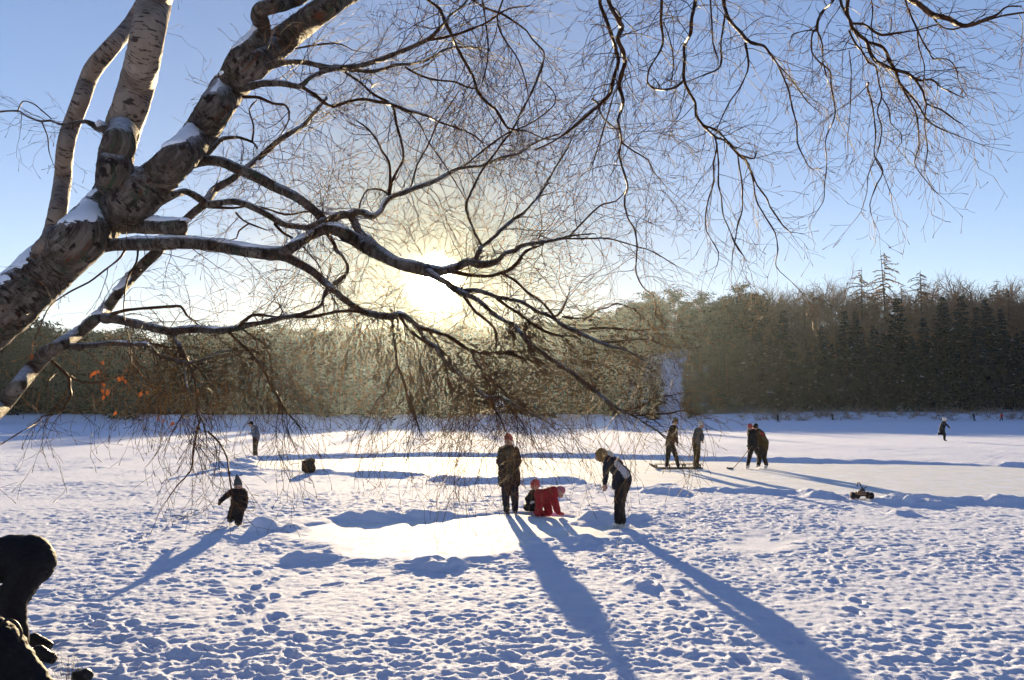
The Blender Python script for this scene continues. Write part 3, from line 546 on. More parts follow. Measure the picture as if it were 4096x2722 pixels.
# carry the off-screen foot of both stems down to the snow
for nm, foot in (('trunk', (root[0] - .15, 5.2)), ('stem', (root[0] - .05, 4.85))):
    q = T[nm]; s_ = q[0]
    add = np.array([[foot[0], foot[1], -.25 + .5, s_[3] * 1.5], [foot[0] * .45 + s_[0] * .55 - .15, (foot[1] + s_[1]) / 2, max(.5, s_[2] * .55 + .2), s_[3] * 1.15]])
    if s_[2] > 1.2: T[nm + 'c'] = np.vstack([resample(np.vstack([add, s_[None]]), .06)[:-1], q])
    else:
        k = int(np.argmax(q[:, 2] > .15)); T[nm + 'c'] = q
birch = empty('birch_tree', root, label='leaning birch with snowy limbs and a wide spray of bare drooping twigs', cat='tree')
names = {id(T['trunk']): 'trunk', id(T['upright']): 'upright_stem', id(T['left']): 'slender_stem', id(T['stem']): 'low_stem'}
for k, q in enumerate(BR):
    nm = names.get(id(q), 'branch'); big = q[:, 3].max() > .04
    if nm == 'trunk': q = T['trunkc']
    if nm == 'low_stem': q = T['stemc']
    rmax = q[:, 3].max()
    if rmax > .035: q = resample(q[::2] if len(q) > 6 else q, .012); V, Q, A_ = tube(q, 30, .10 if nm in ('trunk',) or rmax > .075 and nm == 'branch' else .055, cap=(k == 7), seed=k)
    elif rmax > .014: q = resample(q[::2] if len(q) > 6 else q, .015); V, Q, A_ = tube(q, 12, .14, seed=k)
    else: V, Q, A_ = tube(q, 6, .10, seed=k)
    mt = BARKW if nm in ('upright_stem', 'slender_stem') else (BARK if rmax > .016 else TWIG)
    mk(nm if k != 7 else 'broken_stub', V, Q, mt, birch, attr=A_)

# ------------------------------------------------------------------ twigs
TW = []
def unit0(v): return v / np.linalg.norm(v)
GRAV = np.array([0, 0, -1.0])
def grow(p, d, L, r, lev, droop):
    step = .045 if lev < 2 else .035
    n = max(3, int(L / step)); pts = [(*p, r)]; q = p.copy(); kids = []
    curl = rng.normal(0, .022, 3)
    for k in range(n):
        d = d + rng.normal(0, .16, 3) + curl + GRAV * droop * (.4 + k / n)
        d /= np.linalg.norm(d); q = q + d * step
        rr = r * (1 - .72 * (k + 1) / n); pts.append((*q, max(rr, .0009)))
        if lev < 3 and k > 0 and rng.random() < (.55, .48, .25)[lev]: kids.append((q.copy(), d.copy(), k / n, rr))
    if rng.random() < .5: pts[-1] = (*pts[-1][:3], .0022); 
    TW.append(np.array(pts))
    for (a, b, u, rr) in kids:
        s = rng.normal(0, 1, 3); s -= s @ b * b; s /= np.linalg.norm(s) + 1e-9
        nd = b * math.cos(.62) + s * math.sin(.62)
        grow(a, nd, L * rng.uniform(.30, .62) * (1.1 - .5 * u), max(rr * .65, .0010), lev + 1, droop)
def proj(p):
    d = p - C0; f = d @ FW; return W0 / 2 + F * d[0] / f, H0 / 2 - F * (d @ UP) / f
def dens(x, y):
    # how many twigs spring here, and how strongly they hang
    g = .5
    if x < 1000 and y < 900: g = .16
    if x < 700 and 900 <= y < 1350: g = .25
    if 950 < x < 2450 and y < 1100: g = .52
    if 850 < x < 2850 and y >= 1150: g = 1.05
    if 500 < x <= 850 and y > 1250: g = 1.3
    if x >= 2450 and y < 1000: g = .6
    if x > 3900: g = .45
    if x >= 2900 and y > 620: g = .35
    return g
for q in BR:
    rmax = np.median(q[:, 3])
    if rmax > .06: continue
    seg = np.linalg.norm(np.diff(q[:, :3], axis=0), axis=1); Lt = seg.sum()
    for k in range(1, len(q) - 1):
        px, py = proj(q[k, :3])
        if not (-300 < px < 4400 and -500 < py < 1800): continue
        g = dens(px, py); r = q[k, 3]
        if r > .035: g *= .35
        if rng.random() > seg[k] * 19 * g: continue
        tdir = (q[k + 1, :3] - q[k - 1, :3]); tdir /= np.linalg.norm(tdir)
        s = rng.normal(0, 1, 3); s -= s @ tdir * tdir; s /= np.linalg.norm(s)
        if s[2] < 0 and r > .02 and py < 900 and rng.random() < .5: s[2] *= -1
        hang = px > 2400 or py > 1150
        droop = .105 if hang else .012
        a = rng.uniform(.5, 1.1); d = tdir * math.cos(a) + s * math.sin(a)
        L_ = rng.uniform(.18, .60) * (1.1 if not hang else .95) * (.8 if px > 2500 else 1)
        if px > 2300 and py > 1200: L_ *= .7
        if px > 2900 and py > 450: L_ *= .7
        grow(q[k, :3].copy(), d, L_, min(.0032, max(.0016, r * .5)), 0 if L_ > .2 else 1, droop)
    # ends spread into a spray
    px, py = proj(q[-1, :3])
    if -300 < px < 4400 and py > -300 and q[-1, 3] < .006:
        tdir = q[-1, :3] - q[-3, :3]; tdir /= np.linalg.norm(tdir)
        for _ in range(3): grow(q[-1, :3].copy(), tdir + rng.normal(0, .3, 3), rng.uniform(.1, .3), .0018, 1, .04)
cand = [(q, k) for q in BR if q[:, 3].max() < .05 for k in range(2, len(q) - 1)]
cand = [(q, k) for q, k in cand if (lambda a: 850 < a[0] < 2750 and 1180 < a[1] < 1720)(proj(q[k, :3]))]
for _ in range(210):
    q, k = cand[rng.integers(len(cand))]; s = rng.normal(0, .5, 3); s[2] = -.4
    grow(q[k, :3].copy(), unit0(s), rng.uniform(.25, .75), .0022, 1, .16)
b = Bag()
for tw in TW:
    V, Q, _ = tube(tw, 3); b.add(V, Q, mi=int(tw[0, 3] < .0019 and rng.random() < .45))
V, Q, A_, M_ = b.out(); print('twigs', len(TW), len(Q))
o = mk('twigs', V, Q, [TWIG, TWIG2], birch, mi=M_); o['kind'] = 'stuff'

# leaves still hanging
pts_t = np.vstack([q[:, :3] for q in BR if q[:, 3].max() < .03])
d_ = pts_t - C0; fz = d_ @ FW; PX = W0 / 2 + F * d_[:, 0] / fz; PY = H0 / 2 - F * (d_ @ UP) / fz
for reg, x, y, s in [('B', 210, 1060, 1.2), ('B', 690, 1100, .8), ('B', 630, 1170, 1.1), ('B', 612, 1185, .8), ('B', 800, 1212, 1.0), ('B', 845, 1228, .9), ('B', 825, 1205, .8), ('B', 700, 1250, .8), ('B', 722, 1300, 1.2),
                     ('B', 695, 1335, .9), ('B', 690, 1290, .9), ('B', 945, 1310, 1.1), ('B', 990, 1300, .7), ('B', 775, 1440, .9), ('B', 1065, 1475, .7), ('B', 1160, 1510, .8), ('B', 1100, 1490, .5), ('B', 1330, 1300, .7),
                     ('B', 850, 1150, .6), ('B', 660, 1160, .7)]:
    fx, fy = REG[reg][0] + x * K_, REG[reg][1] + y * K_
    j = int(np.argmin((PX - fx) ** 2 + (PY - fy) ** 2)); Yd = pts_t[j][1]
    c = at(fx, fy, Yd); a = rnd.uniform(-.9, .9); s = s * .0145
    S = [(0, 1.3, 0), (.5, .75, .12), (.85, .1, .2), (.5, -.8, .05), (0, -1.25, -.2), (-.5, -.75, .1), (-.8, .15, .25), (-.45, .8, .1), (0, .3, -.08), (0, -.5, -.1)]
    R_ = lambda p: (p[0] * math.cos(a) - p[1] * math.sin(a), p[0] * math.sin(a) + p[1] * math.cos(a), p[2])
    V = [c + s * np.array([q_[0], q_[2] * 2, q_[1]]) for q_ in map(R_, S)]
    top = c + s * np.array([R_(S[0])[0], R_(S[0])[2] * 2, R_(S[0])[1]])
    F_ = [(0, 1, 8), (1, 2, 8), (2, 9, 8), (2, 3, 9), (3, 4, 9), (4, 5, 9), (5, 6, 9), (6, 8, 9), (6, 7, 8), (7, 0, 8)]
    # its stalk runs to the nearest twig
    st = np.array([[*top, .0008], [*(top * .5 + pts_t[j] * .5 + np.array([0, .0, .01])), .0009], [*pts_t[j], .001]])
    Vs, Qs, _ = tube(resample(st, .02), 3); n0 = len(V)
    o = mk('leaf', V + list(Vs), F_ + [tuple(int(t_) + n0 for t_ in f_) for f_ in Qs], LEAF, birch, smooth=False)

# snow lodged in the forks and along the upper sides
def snow_strip(q, u0, u1, wid, hgt, sd):
    n = len(q); a, b_ = int(u0 * (n - 1)), int(u1 * (n - 1)); s = q[a:b_ + 1]
    if len(s) < 4: return
    s = resample(s[::max(1, len(s) // 14)], .012)
    u = np.linspace(0, 1, len(s)); env = np.sqrt(np.clip(1 - (2 * u - 1) ** 4, 0, 1))
    al = np.arange(len(s)) * .012
    th = np.linspace(-1.15, 1.15, 9); T_ = np.gradient(s[:, :3], axis=0); T_ /= np.linalg.norm(T_, axis=1)[:, None]
    upv = np.array([0, 0, 1.0]) - T_ * T_[:, 2:3]; upv /= np.linalg.norm(upv, axis=1)[:, None]; sd_ = np.cross(T_, upv)
    no = vn(al[:, None] / .05, th[None] * 1.5 + sd, sd); no2 = vn(al[:, None] / .14, th[None] * .6 + 3, sd + 3)
    prof = np.cos(th * 1.2)[None] ** .8
    R_ = s[:, 3:4] * .97 + hgt * env[:, None] * prof * (.35 + .6 * no + .6 * no2) - .010 * (1 - prof)
    W_ = wid * (.75 + .5 * no2)
    V = s[:, None, :3] + R_[:, :, None] * (np.cos(th[None, :, None] * W_[:, :, None]) * upv[:, None] + np.sin(th[None, :, None] * W_[:, :, None]) * sd_[:, None])
    k = len(th); i = np.arange(len(s) - 1)[:, None] * k + np.arange(k - 1)[None]
    Q = np.stack([i, i + 1, i + k + 1, i + k], -1).reshape(-1, 4)
    mk('snow', V.reshape(-1, 3), Q, PUFF, birch)
snow_strip(T['trunk'], (.36), .62, .75, .012, 3); snow_strip(T['trunk'], .58, .72, .5, .010, 4)
snow_strip(T['main'], .08, .22, .6, .020, 5); snow_strip(T['main'], .30, .42, .35, .008, 6); snow_strip(T['main'], .50, .66, .5, .012, 7)
snow_strip(T['stub'], .15, 1., .75, .018, 8); snow_strip(T['kink'], .1, .4, .6, .014, 9); snow_strip(T['low'], .1, .62, .7, .013, 10); snow_strip(T['low'], .62, .95, .7, .012, 17)
snow_strip(T['stem'], .33, .52, .75, .016, 11)
for k, q in enumerate(BR[9:]):
    if .012 < q[:, 3].max() < .05 and rnd.random() < .6:
        u = rnd.uniform(0, .5)
        T_ = q[int((u + .2) * (len(q) - 1)), :3] - q[int(u * (len(q) - 1)), :3]
        if abs(T_[2]) < .6 * np.linalg.norm(T_): snow_strip(q, u, u + rnd.uniform(.15, .4), .6, .007, 20 + k)
# snow saddle in the fork and in the crook of the twig at the left
def puff(c, r, sd, parent, name='snow'):
    n1, n2 = 18, 26; V = []
    for i in range(n1 + 1):
        for j in range(n2):
            a = math.pi * i / n1; b_ = 2 * math.pi * j / n2
            d = np.array([math.sin(a) * math.cos(b_), math.sin(a) * math.sin(b_), math.cos(a)])
            k = 1 + .35 * (float(vn(np.array([d[0] * 2 + 9 + sd]), np.array([d[1] * 2 + d[2] * 1.7 + 9]), sd)[0]) - .5)
            V.append(np.array(c) + d * np.array(r) * k)
    i = np.arange(n1)[:, None] * n2 + np.arange(n2)[None]; j = np.arange(n1)[:, None] * n2 + (np.arange(n2)[None] + 1) % n2
    return mk(name, V, np.stack([i, i + n2, j + n2, j], -1).reshape(-1, 4), PUFF, parent)
puff(at(543, 712, 5.17), (.045, .10, .045), 3, birch); puff(at(405, 500, 5.2), (.026, .05, .024), 4, birch); puff(at(560, 690, 5.1), (.05, .06, .03), 5, birch)
puff(at(915, 300, 5.1), (.055, .07, .022), 6, birch); puff(at(1035, 652, 5.5), (.018, .03, .018), 8, birch)
# ------------------------------------------------------------------ trees of the far shores
m = NT('conifer_needles'); m.base(m.ramp(m.noise(m.coord(), 1.5, 4), [(.3, (.010, .026, .030)), (.7, (.017, .040, .042))])); m.set(Roughness=.95); m.b.inputs['Specular IOR Level'].default_value = .0; NEED = m.m
m = NT('blue_shade_tinted_needles'); m.base(m.ramp(m.noise(m.coord(), .6, 5), [(.3, (.006, .020, .032)), (.7, (.016, .042, .058))])); m.set(Roughness=.95); m.b.inputs['Specular IOR Level'].default_value = 0; NEEDB = m.m  # blue of the sky-lit shade in the right wood, mixed into the needle colour
m = NT('snowy_bough'); m.base((.22, .25, .29)); m.set(Roughness=.9); BSN = m.m
m = NT('far_trunk_bark'); m.base((.05, .035, .028)); m.set(Roughness=.9); FTR = m.m
m = NT('bare_crown_twigs'); m.base(m.ramp(m.noise(m.coord(), .7, 4), [(.3, (.20, .125, .08)), (.7, (.34, .225, .145))])); m.set(Roughness=.9); m.b.inputs['Specular IOR Level'].default_value = .1; BARE = m.m
def quadrow(c, d, n, L, w):             # a leaf-sized quad: centre, direction, side
    a = c - n * w; b_ = c + n * w
    return [a, b_, b_ + d * L - n * w * .45, a + d * L + n * w * .45]
def leafquads(C, D, S, L, Wd):
    C, D, S = map(np.asarray, (C, D, S)); L = np.asarray(L)[:, None]; Wd = np.asarray(Wd)[:, None]
    V = np.stack([C - S * Wd, C + S * Wd, C + D * L + S * Wd * .25, C + D * L - S * Wd * .25], 1)
    n = len(C); return V.reshape(-1, 3), np.arange(4 * n).reshape(n, 4)
def unit(v): return v / (np.linalg.norm(v, axis=-1, keepdims=True) + 1e-9)
def spruce(h, wr, levels, per, sub, seed, snowp=.10, size=1.0, base=.02):
    g = np.random.default_rng(seed); C = []; D = []; S = []; Ls = []; Ws = []; M = []
    for k in range(levels):
        u = (k + g.uniform(-.3, .3)) / levels; u = min(max(u, 0), .985); z = h * (base + (1 - base) * u)
        R = wr * (1 - u) ** .85 * g.uniform(.72, 1.12) + .12
        for j in range(max(4, int(per * (1 - .5 * u)))):
            a = g.uniform(0, 2 * math.pi); Rj = R * g.uniform(.6, 1.15)
            out = np.array([math.cos(a), math.sin(a), 0]); side = np.array([-math.sin(a), math.cos(a), 0])
            for q in range(sub):
                f = (q + g.uniform(.2, .9)) / sub
                dz = .10 * Rj * f - .55 * Rj * f * f * (1.1 - u) - .1 * Rj
                c = np.array([0, 0, z + dz]) + out * Rj * f + side * g.normal(0, .10 * Rj)
                d = unit(out * 1 + side * g.normal(0, .8) + np.array([0, 0, g.normal(-.35, .35)]))
                C.append(c); D.append(d); S.append(unit(np.cross(d, g.normal(0, 1, 3) * .6 + np.array([0, 0, 1.0]))))
                Ls.append(size * g.uniform(.5, 1.1) * (.35 + .22 * Rj)); Ws.append(size * g.uniform(.10, .24) * (.6 + .35 * Rj)); M.append(1 if (g.random() < snowp and f > .45) else 0)
    V, Q = leafquads(C, D, S, Ls, Ws); return V, Q, np.array(M)
def pine(h, wr, n, seed, size=1.0):
    g = np.random.default_rng(seed); C = []; D = []; S = []; Ls = []; Ws = []
    cl = [(g.normal(0, wr * .42), g.normal(0, wr * .42), h * (g.uniform(.42, .97)), g.uniform(.5, 1.1)) for _ in range(16)]
    for _ in range(n):
        x, y, z, r = cl[g.integers(len(cl))]; k = 1.25 - z / h
        c = np.array([x * k * 1.8, y * k * 1.8, z]) + g.normal(0, 1, 3) * np.array([.55, .55, .3]) * r * wr * .42
        d = unit(g.normal(0, 1, 3)); C.append(c); D.append(d); S.append(unit(np.cross(d, g.normal(0, 1, 3)))); Ls.append(size * g.uniform(.4, .9)); Ws.append(size * g.uniform(.08, .2))
    V, Q = leafquads(C, D, S, Ls, Ws); return V, Q, np.zeros(len(Q), int)
def trunk_mesh(h, r, sides=6, lean=0):
    z = np.linspace(-1.2, h, 7); P = np.stack([lean * (z / h) ** 2, 0 * z, z, r * (1 - .93 * np.clip(z / h, 0, 1))], 1); return tube(P, sides)[:2]
def bare(h, seed, larch=False, tw=1.0):
    g = np.random.default_rng(seed); b = Bag()
    if larch:
        n = int(h * 3.2)
        for k in range(n):
            u = .18 + .80 * (k + g.uniform(0, 1)) / n; z = h * u; L = (h * .30) * (1 - u) ** .65 * g.uniform(.5, 1.2) + .2; a = g.uniform(0, 2 * math.pi)
            P = []; p = np.array([0, 0, z]); d = unit(np.array([math.cos(a), math.sin(a), g.uniform(-.25, .35)]))
            for q in range(6):
                P.append((*p, .085 * tw * (1 - q / 6.5) * (1.2 - u * .7))); d = unit(d + np.array([0, 0, -.16 + .1 * (q > 3)]) + g.normal(0, .07, 3)); p = p + d * L / 5
            P = np.array(P); b.add(*tube(P, 3)[:2])
            for q in range(1, 6):
                for _ in range(2):
                    dd = unit(g.normal(0, 1, 3) + np.array([0, 0, -.5])); l = L * g.uniform(.08, .22); c = P[q, :3]
                    b.add(*tube(np.array([[*c, .03 * tw], [*(c + dd * l * .5), .025 * tw], [*(c + dd * l + np.array([0, 0, -.1 * l])), .01 * tw]]), 3)[:2])
    else:
        def rec(p, d, L, r, lev):
            P = [(*p, r)]; n = 4
            for q in range(n):
                d = unit(d + g.normal(0, .16, 3) + np.array([0, 0, .06])); p = p + d * L / n; P.append((*p, r * (1 - .55 * (q + 1) / n)))
                if lev < 3 and q > 0:
                    for _ in range(1 if lev else 2):
                        s = unit(g.normal(0, 1, 3)); rec(p.copy(), unit(d * .8 + s * .62), L * g.uniform(.5, .75), r * .5, lev + 1)
            b.add(*tube(np.array(P), 3)[:2])
        rec(np.array([0, 0, h * .3]), np.array([0, 0, 1.0]), h * .50, .13 * tw, 0)
        for _ in range(7):
            a = g.uniform(0, 2 * math.pi); rec(np.array([0, 0, h * g.uniform(.28, .6)]), unit(np.array([math.cos(a), math.sin(a), 1.0])), h * .32, .09 * tw, 1)
    V, Q, _, _ = b.out(); return V, Q
def proto_conifer(name, h, data, tr, mats=(NEED, BSN)):
    r = empty(name, (0, 0, 0)); V, Q, M = data; mk('crown', V, Q, list(mats), r, mi=M, smooth=False)
    Vt, Qt = tr; mk('trunk', Vt, Qt, FTR, r); return r
SPR = [proto_conifer('spruce_tree', 25, spruce(25, wr, 58, 14, 7, 30 + k, .035, 1.2), trunk_mesh(25, .3), (NEEDB, BSN)) for k, wr in enumerate((4.0, 3.3, 4.6, 3.6, 3.9))]
SPS = [proto_conifer('spruce_tree', 16, spruce(16, wr, 38, 12, 6, 40 + k, .0, .9), trunk_mesh(16, .2)) for k, wr in enumerate((2.9, 3.5, 2.5))]
PIN = [proto_conifer('pine_tree', 16, pine(16, 4.4, 1500, 50 + k, .75), trunk_mesh(15.5, .22, lean=.5)) for k in range(3)]
def proto_bare(name, h, V, Q, tr):
    r = empty(name, (0, 0, 0)); mk('crown', V, Q, BARE, r); mk('trunk', *tr, FTR, r); return r
LAR = [proto_bare('larch_tree', 24, *bare(24, 60 + k, True, 2.5), trunk_mesh(24, .3, lean=(-.6, .3, .1)[k])) for k in range(3)]
BRO = [proto_bare('bare_tree', 18, *bare(18, 70 + k, False, 1.0), trunk_mesh(14, .22)) for k in range(3)]
USED = set()
def plant(P, px, r, h, href, label, cat, group=None, wscale=None):
    """stand a tree of height h (m) at range r in direction px"""
    x = (px - W0 / 2) / F * r; y = r / math.hypot(1, (px - W0 / 2) / F); x = x / math.hypot(1, (px - W0 / 2) / F)
    z = float(base_h(np.array([x]), np.array([y]))[0])
    if id(P) in USED: o = copy_tree(P)
    else: USED.add(id(P)); o = P
    s = h / href; w_ = wscale or s
    o.location = (x, y, z - .1); o.rotation_euler = (0, 0, rnd.uniform(0, 6.28)); o.scale = (w_, w_, s)
    return tag(o, label, cat, group)
def hfor(px, py, r):                    # height that brings the top to the row py
    k = math.hypot(1, (px - W0 / 2) / F); x = (px - W0 / 2) / F * r / k; y = r / k
    z = float(base_h(np.array([x]), np.array([y]))[0])
    return max(3.0, HC + ray(px, py)[2] * y - z + .1)
ROW2 = [(3010 + k * 33 + rnd.uniform(-12, 12), rnd.uniform(1330, 1450), rnd.uniform(232, 248)) for k in range(40)]
gD = 'dark spruces standing along the right shore'
front = [(3020, 1246, 222, 1.05), (3140, 1238, 226, 1.1), (3290, 1300, 226, 1.0), (3385, 1242, 228, 1.0), (3430, 1240, 229, .9), (3235, 1390, 224, .9), (3600, 1188, 238, 1.15), (3500, 1300, 232, 1.0), (3700, 1270, 236, 1.1),
         (3780, 1180, 242, .95), (3855, 1180, 238, 1.0), (3915, 1225, 236, .8), (3955, 1195, 240, 1.0), (4015, 1232, 238, .85), (4075, 1330, 238, 1.0), (4140, 1220, 240, 1.1), (3560, 1350, 231, 1.0), (3650, 1340, 233, 1.0),
         (3815, 1330, 235, 1.0), (3460, 1420, 227, 1.0), (3340, 1440, 225, 1.0), (4200, 1260, 240, 1.1), (4290, 1230, 242, 1.1), (3080, 1440, 221, .8), (3740, 1400, 232, .9), (3900, 1420, 233, .9), (3190, 1520, 221, .9), (3520, 1500, 228, .9)]
for k, (px, py, r, ws) in enumerate(front):
    h = hfor(px, py, r); P = SPR[k % 5]
    lab = {0: 'leftmost tall dark spruce at the edge of the right hand wood', 1: 'second tall dark spruce from the left end of the right hand wood', 6: 'dark spruce directly in front of the tallest larch',
           2: 'shorter dark spruce left of the twin pointed spruces'}.get(k, 'dense dark spruce with snow on its boughs at the right shore')
    plant(P, px, r, h, 25, lab, 'tree', gD, wscale=h / 25 * ws * (1.5 if h < 18 else 1.38))
for k, (px, py, r) in enumerate(ROW2):
    h = hfor(px, py, r); plant(SPR[(k * 3) % 5], px, r, h, 25, 'dense dark spruce in the second row of the right shore', 'tree', 'dark spruces in the second row of the right shore', wscale=h / 25 * 1.5)
for k, (px, py, r) in enumerate([(2210, 1500, 232), (2290, 1470, 236), (2550, 1425, 226), (2600, 1452, 226), (2505, 1450, 229), (2760, 1450, 245), (2622, 1475, 219), (2632, 1420, 240), (2772, 1505, 216), (2758, 1545, 213), (2744, 1490, 228), (2764, 1468, 219), (2790, 1520, 214), (2738, 1440, 262), (2715, 1462, 288), (2668, 1452, 290), (2612, 1540, 216), (2600, 1500, 220), (2752, 1420, 235), (2768, 1440, 222), (2680, 1480, 300), (2700, 1440, 305), (2800, 1400, 250), (2850, 1340, 252), (2900, 1310, 255), (2950, 1330, 252), (2760, 1500, 236), (2985, 1480, 240)]):
    h = hfor(px, py, r); plant(SPS[k % 3], px, r, h, 16, 'lower spruce round the snowy clearing in the middle of the far shore', 'tree', 'spruces round the snowy clearing', wscale=h / 16 * .95)
plant(LAR[0], 3553, 262, hfor(3553, 1000, 262), 24, 'tallest bare larch rising high above the right hand wood, its top bent left', 'tree', wscale=1.9)
plant(LAR[1], 3455, 262, hfor(3455, 1070, 262), 24, 'bare larch just left of the tallest one above the wood', 'tree', wscale=1.9)
plant(LAR[2], 3695, 264, hfor(3695, 1082, 264), 24, 'broad bare larch just right of the tallest one above the wood', 'tree', wscale=1.9)
plant(BRO[0], 3350, 262, hfor(3350, 1095, 262), 20, 'rounded bare tree left of the larches above the wood', 'tree')
plant(LAR[1], 4045, 270, hfor(4045, 1135, 270), 24, 'bare larch standing above the wood near the right edge', 'tree', wscale=1.9)
plant(LAR[0], 3800, 270, hfor(3800, 1148, 270), 24, 'slim bare larch between the broad larch and the edge spruces', 'tree')
plant(LAR[2], 3225, 262, hfor(3225, 1165, 262), 24, 'pale slim larch rising between the first spruces of the right wood', 'tree')
plant(BRO[1], 3880, 275, hfor(3880, 1140, 275), 20, 'bare round crowned tree above the right hand spruces', 'tree')
for k in range(58):
    px = 3010 + (k * 61.8) % 1300 + rnd.uniform(-15, 15); r = rnd.uniform(248, 335)
    py = (1215 if px < 3300 else 1185) + rnd.uniform(-12, 60); h = min(24, hfor(px, py, r))
    P = BRO[k % 3] if k % 4 else LAR[k % 3]; plant(P, px, r, h, 20, 'brown bare tree on the slope behind the dark spruces', 'tree', 'brown bare trees on the slope behind the spruces', wscale=h / 20 * 1.25)
# shoreline wood at the left and middle
SILH = [(-600, 1330), (0, 1325), (100, 1300), (200, 1345), (330, 1370), (450, 1335), (560, 1350), (640, 1415), (690, 1345), (800, 1335), (900, 1350), (1000, 1340), (1200, 1325), (1400, 1318), (1555, 1304), (1700, 1300), (1834, 1292), (1950, 1270), (2071, 1225), (2150, 1255), (2300, 1262), (2420, 1240), (2600, 1205), (2800, 1200), (3000, 1205), (3200, 1200), (3400, 1190), (4300, 1185)]
nleft = 0
for k in range(104):
    px = -350 + k * 27.5 + rnd.uniform(-12, 12)
    if 1975 < px < 2035 or 2590 < px < 2740 or px > 2480: continue
    rs = float(pl(px, RSH)); r = rs + rnd.uniform(5, 22)
    top = float(pl(px, SILH)); fr = rnd.uniform(.0, .28) if px < 700 else rnd.uniform(.15, .5)
    py = top + (1680 - top) * fr; tall = 700 < px and rnd.random() < .26
    if tall: h = min(21, hfor(px, top + 10, r))
    else: h = min(17 if px < 1000 else 13, hfor(px, py, r)) * rnd.uniform(.85, 1)
    left = px < 1300
    if left and k % 3 != 1: P, hr = PIN[(k // 2) % 3], 16
    else: P, hr = SPS[k % 3], 16
    plant(P, px, r, h, hr, ('bushy grey green pine on the left far shore' if P in PIN else 'slim spruce among the pines on the left far shore') if left else 'hazy spruce on the middle far shore below the sun',
          'tree', ('pines on the left far shore' if P in PIN else 'spruces on the left far shore') if left else 'hazy spruces on the middle far shore', wscale=h / hr * 1.3)
# the wood on the hills behind, one mass
lt = [spruce(16, wr, 22, 9, 4, 80 + k, .0, 1.0) for k, wr in enumerate((3.0, 3.6))] + [pine(16, 4.6, 620, 90 + k, 1.1) for k in range(2)]
def mass(name, label, n, pxr, rfun, hr, kinds, mats, seed, cull):
    g = np.random.default_rng(seed); b = Bag(); c = 0
    for _ in range(n):
        px = g.uniform(*pxr); r0, r1 = rfun(px); r = r0 + (r1 - r0) * math.sqrt(g.random())
        if cull(px, r): continue
        k = math.hypot(1, (px - W0 / 2) / F); x = (px - W0 / 2) / F * r / k; y = r / k; z = float(base_h(np.array([x]), np.array([y]))[0])
        h = g.uniform(*hr); top = HC + ray(px, float(pl(px, SILH)) + g.normal(22, 36))[2] * y - z
        h = min(h, max(top, 3.0)); V, Q, M = kinds[g.integers(len(kinds))]; a = g.uniform(0, 6.28)
        V2 = V * np.array([h / 16 * 1.25, h / 16 * 1.25, h / 16]); V2 = np.stack([V2[:, 0] * math.cos(a) - V2[:, 1] * math.sin(a) + x, V2[:, 0] * math.sin(a) + V2[:, 1] * math.cos(a) + y, V2[:, 2] + z], 1)
        b.add(V2, Q); b.M[-1] = M
        tv, tq = tube(np.array([[x, y, z - 1, .2], [x, y, z + h * .8, .06]]), 3)[:2]; b.add(tv, tq, mi=2); c += 1
    V, Q, _, M = b.out(); o = mk(name, V, Q, mats, mi=M, smooth=False); tag(o, label, 'wood', kind='stuff'); print(name, c, len(Q))
clear = lambda px, r: (1975 < px < 2040 and r < 330) or (2592 + 16 * math.sin(r * .3) < px < 2748 + 20 * math.sin(r * .21) and r < 300)
mass('hillside_wood', 'hazy conifer wood covering the hill behind the lake', 1700, (-400, 3100), lambda p: (float(pl(p, RSH)) + 16, float(pl(p, RTOP)) + 8), (13, 19), lt, [NEED, BSN, FTR], 3, clear)
bl = []
for k in range(3):
    V, Q = bare(16, 100 + k, k == 2, 2.2); bl.append((V, Q, np.zeros(len(Q), int)))
mass('bare_hillside_wood', 'brown bare larches and birches covering the slope at the right', 300, (3000, 4300), lambda p: (252, float(pl(p, RTOP)) + 5), (14, 20), bl, [BARE, BSN, FTR], 4, lambda p, r: False)
# low snowy scrub at the foot of the right hand wood
g = np.random.default_rng(5); b = Bag()
for _ in range(260):
    px = g.uniform(2960, 4400); r = float(pl(px, RSH)) + g.uniform(1, 9); k = math.hypot(1, (px - W0 / 2) / F); x = (px - W0 / 2) / F * r / k; y = r / k; z = float(base_h(np.array([x]), np.array([y]))[0])
    for _ in range(12):
        d = unit(g.normal(0, 1, 3) * np.array([1, 1, .6]) + np.array([0, 0, .5])); l = g.uniform(.6, 2.4)
        P = np.array([[x, y, z - .1, .035], [*(np.array([x, y, z]) + d * l * .5 + np.array([0, 0, .1])), .03], [*(np.array([x, y, z]) + d * l), .015]]); v_, q_ = tube(P, 3)[:2]; b.add(v_, q_, mi=int(g.random() < .35))
V, Q, _, M = b.out(); o = mk('scrub', V, Q, [BARE, BSN], mi=M); tag(o, 'low frosty scrub along the foot of the right hand wood', 'scrub', kind='stuff')
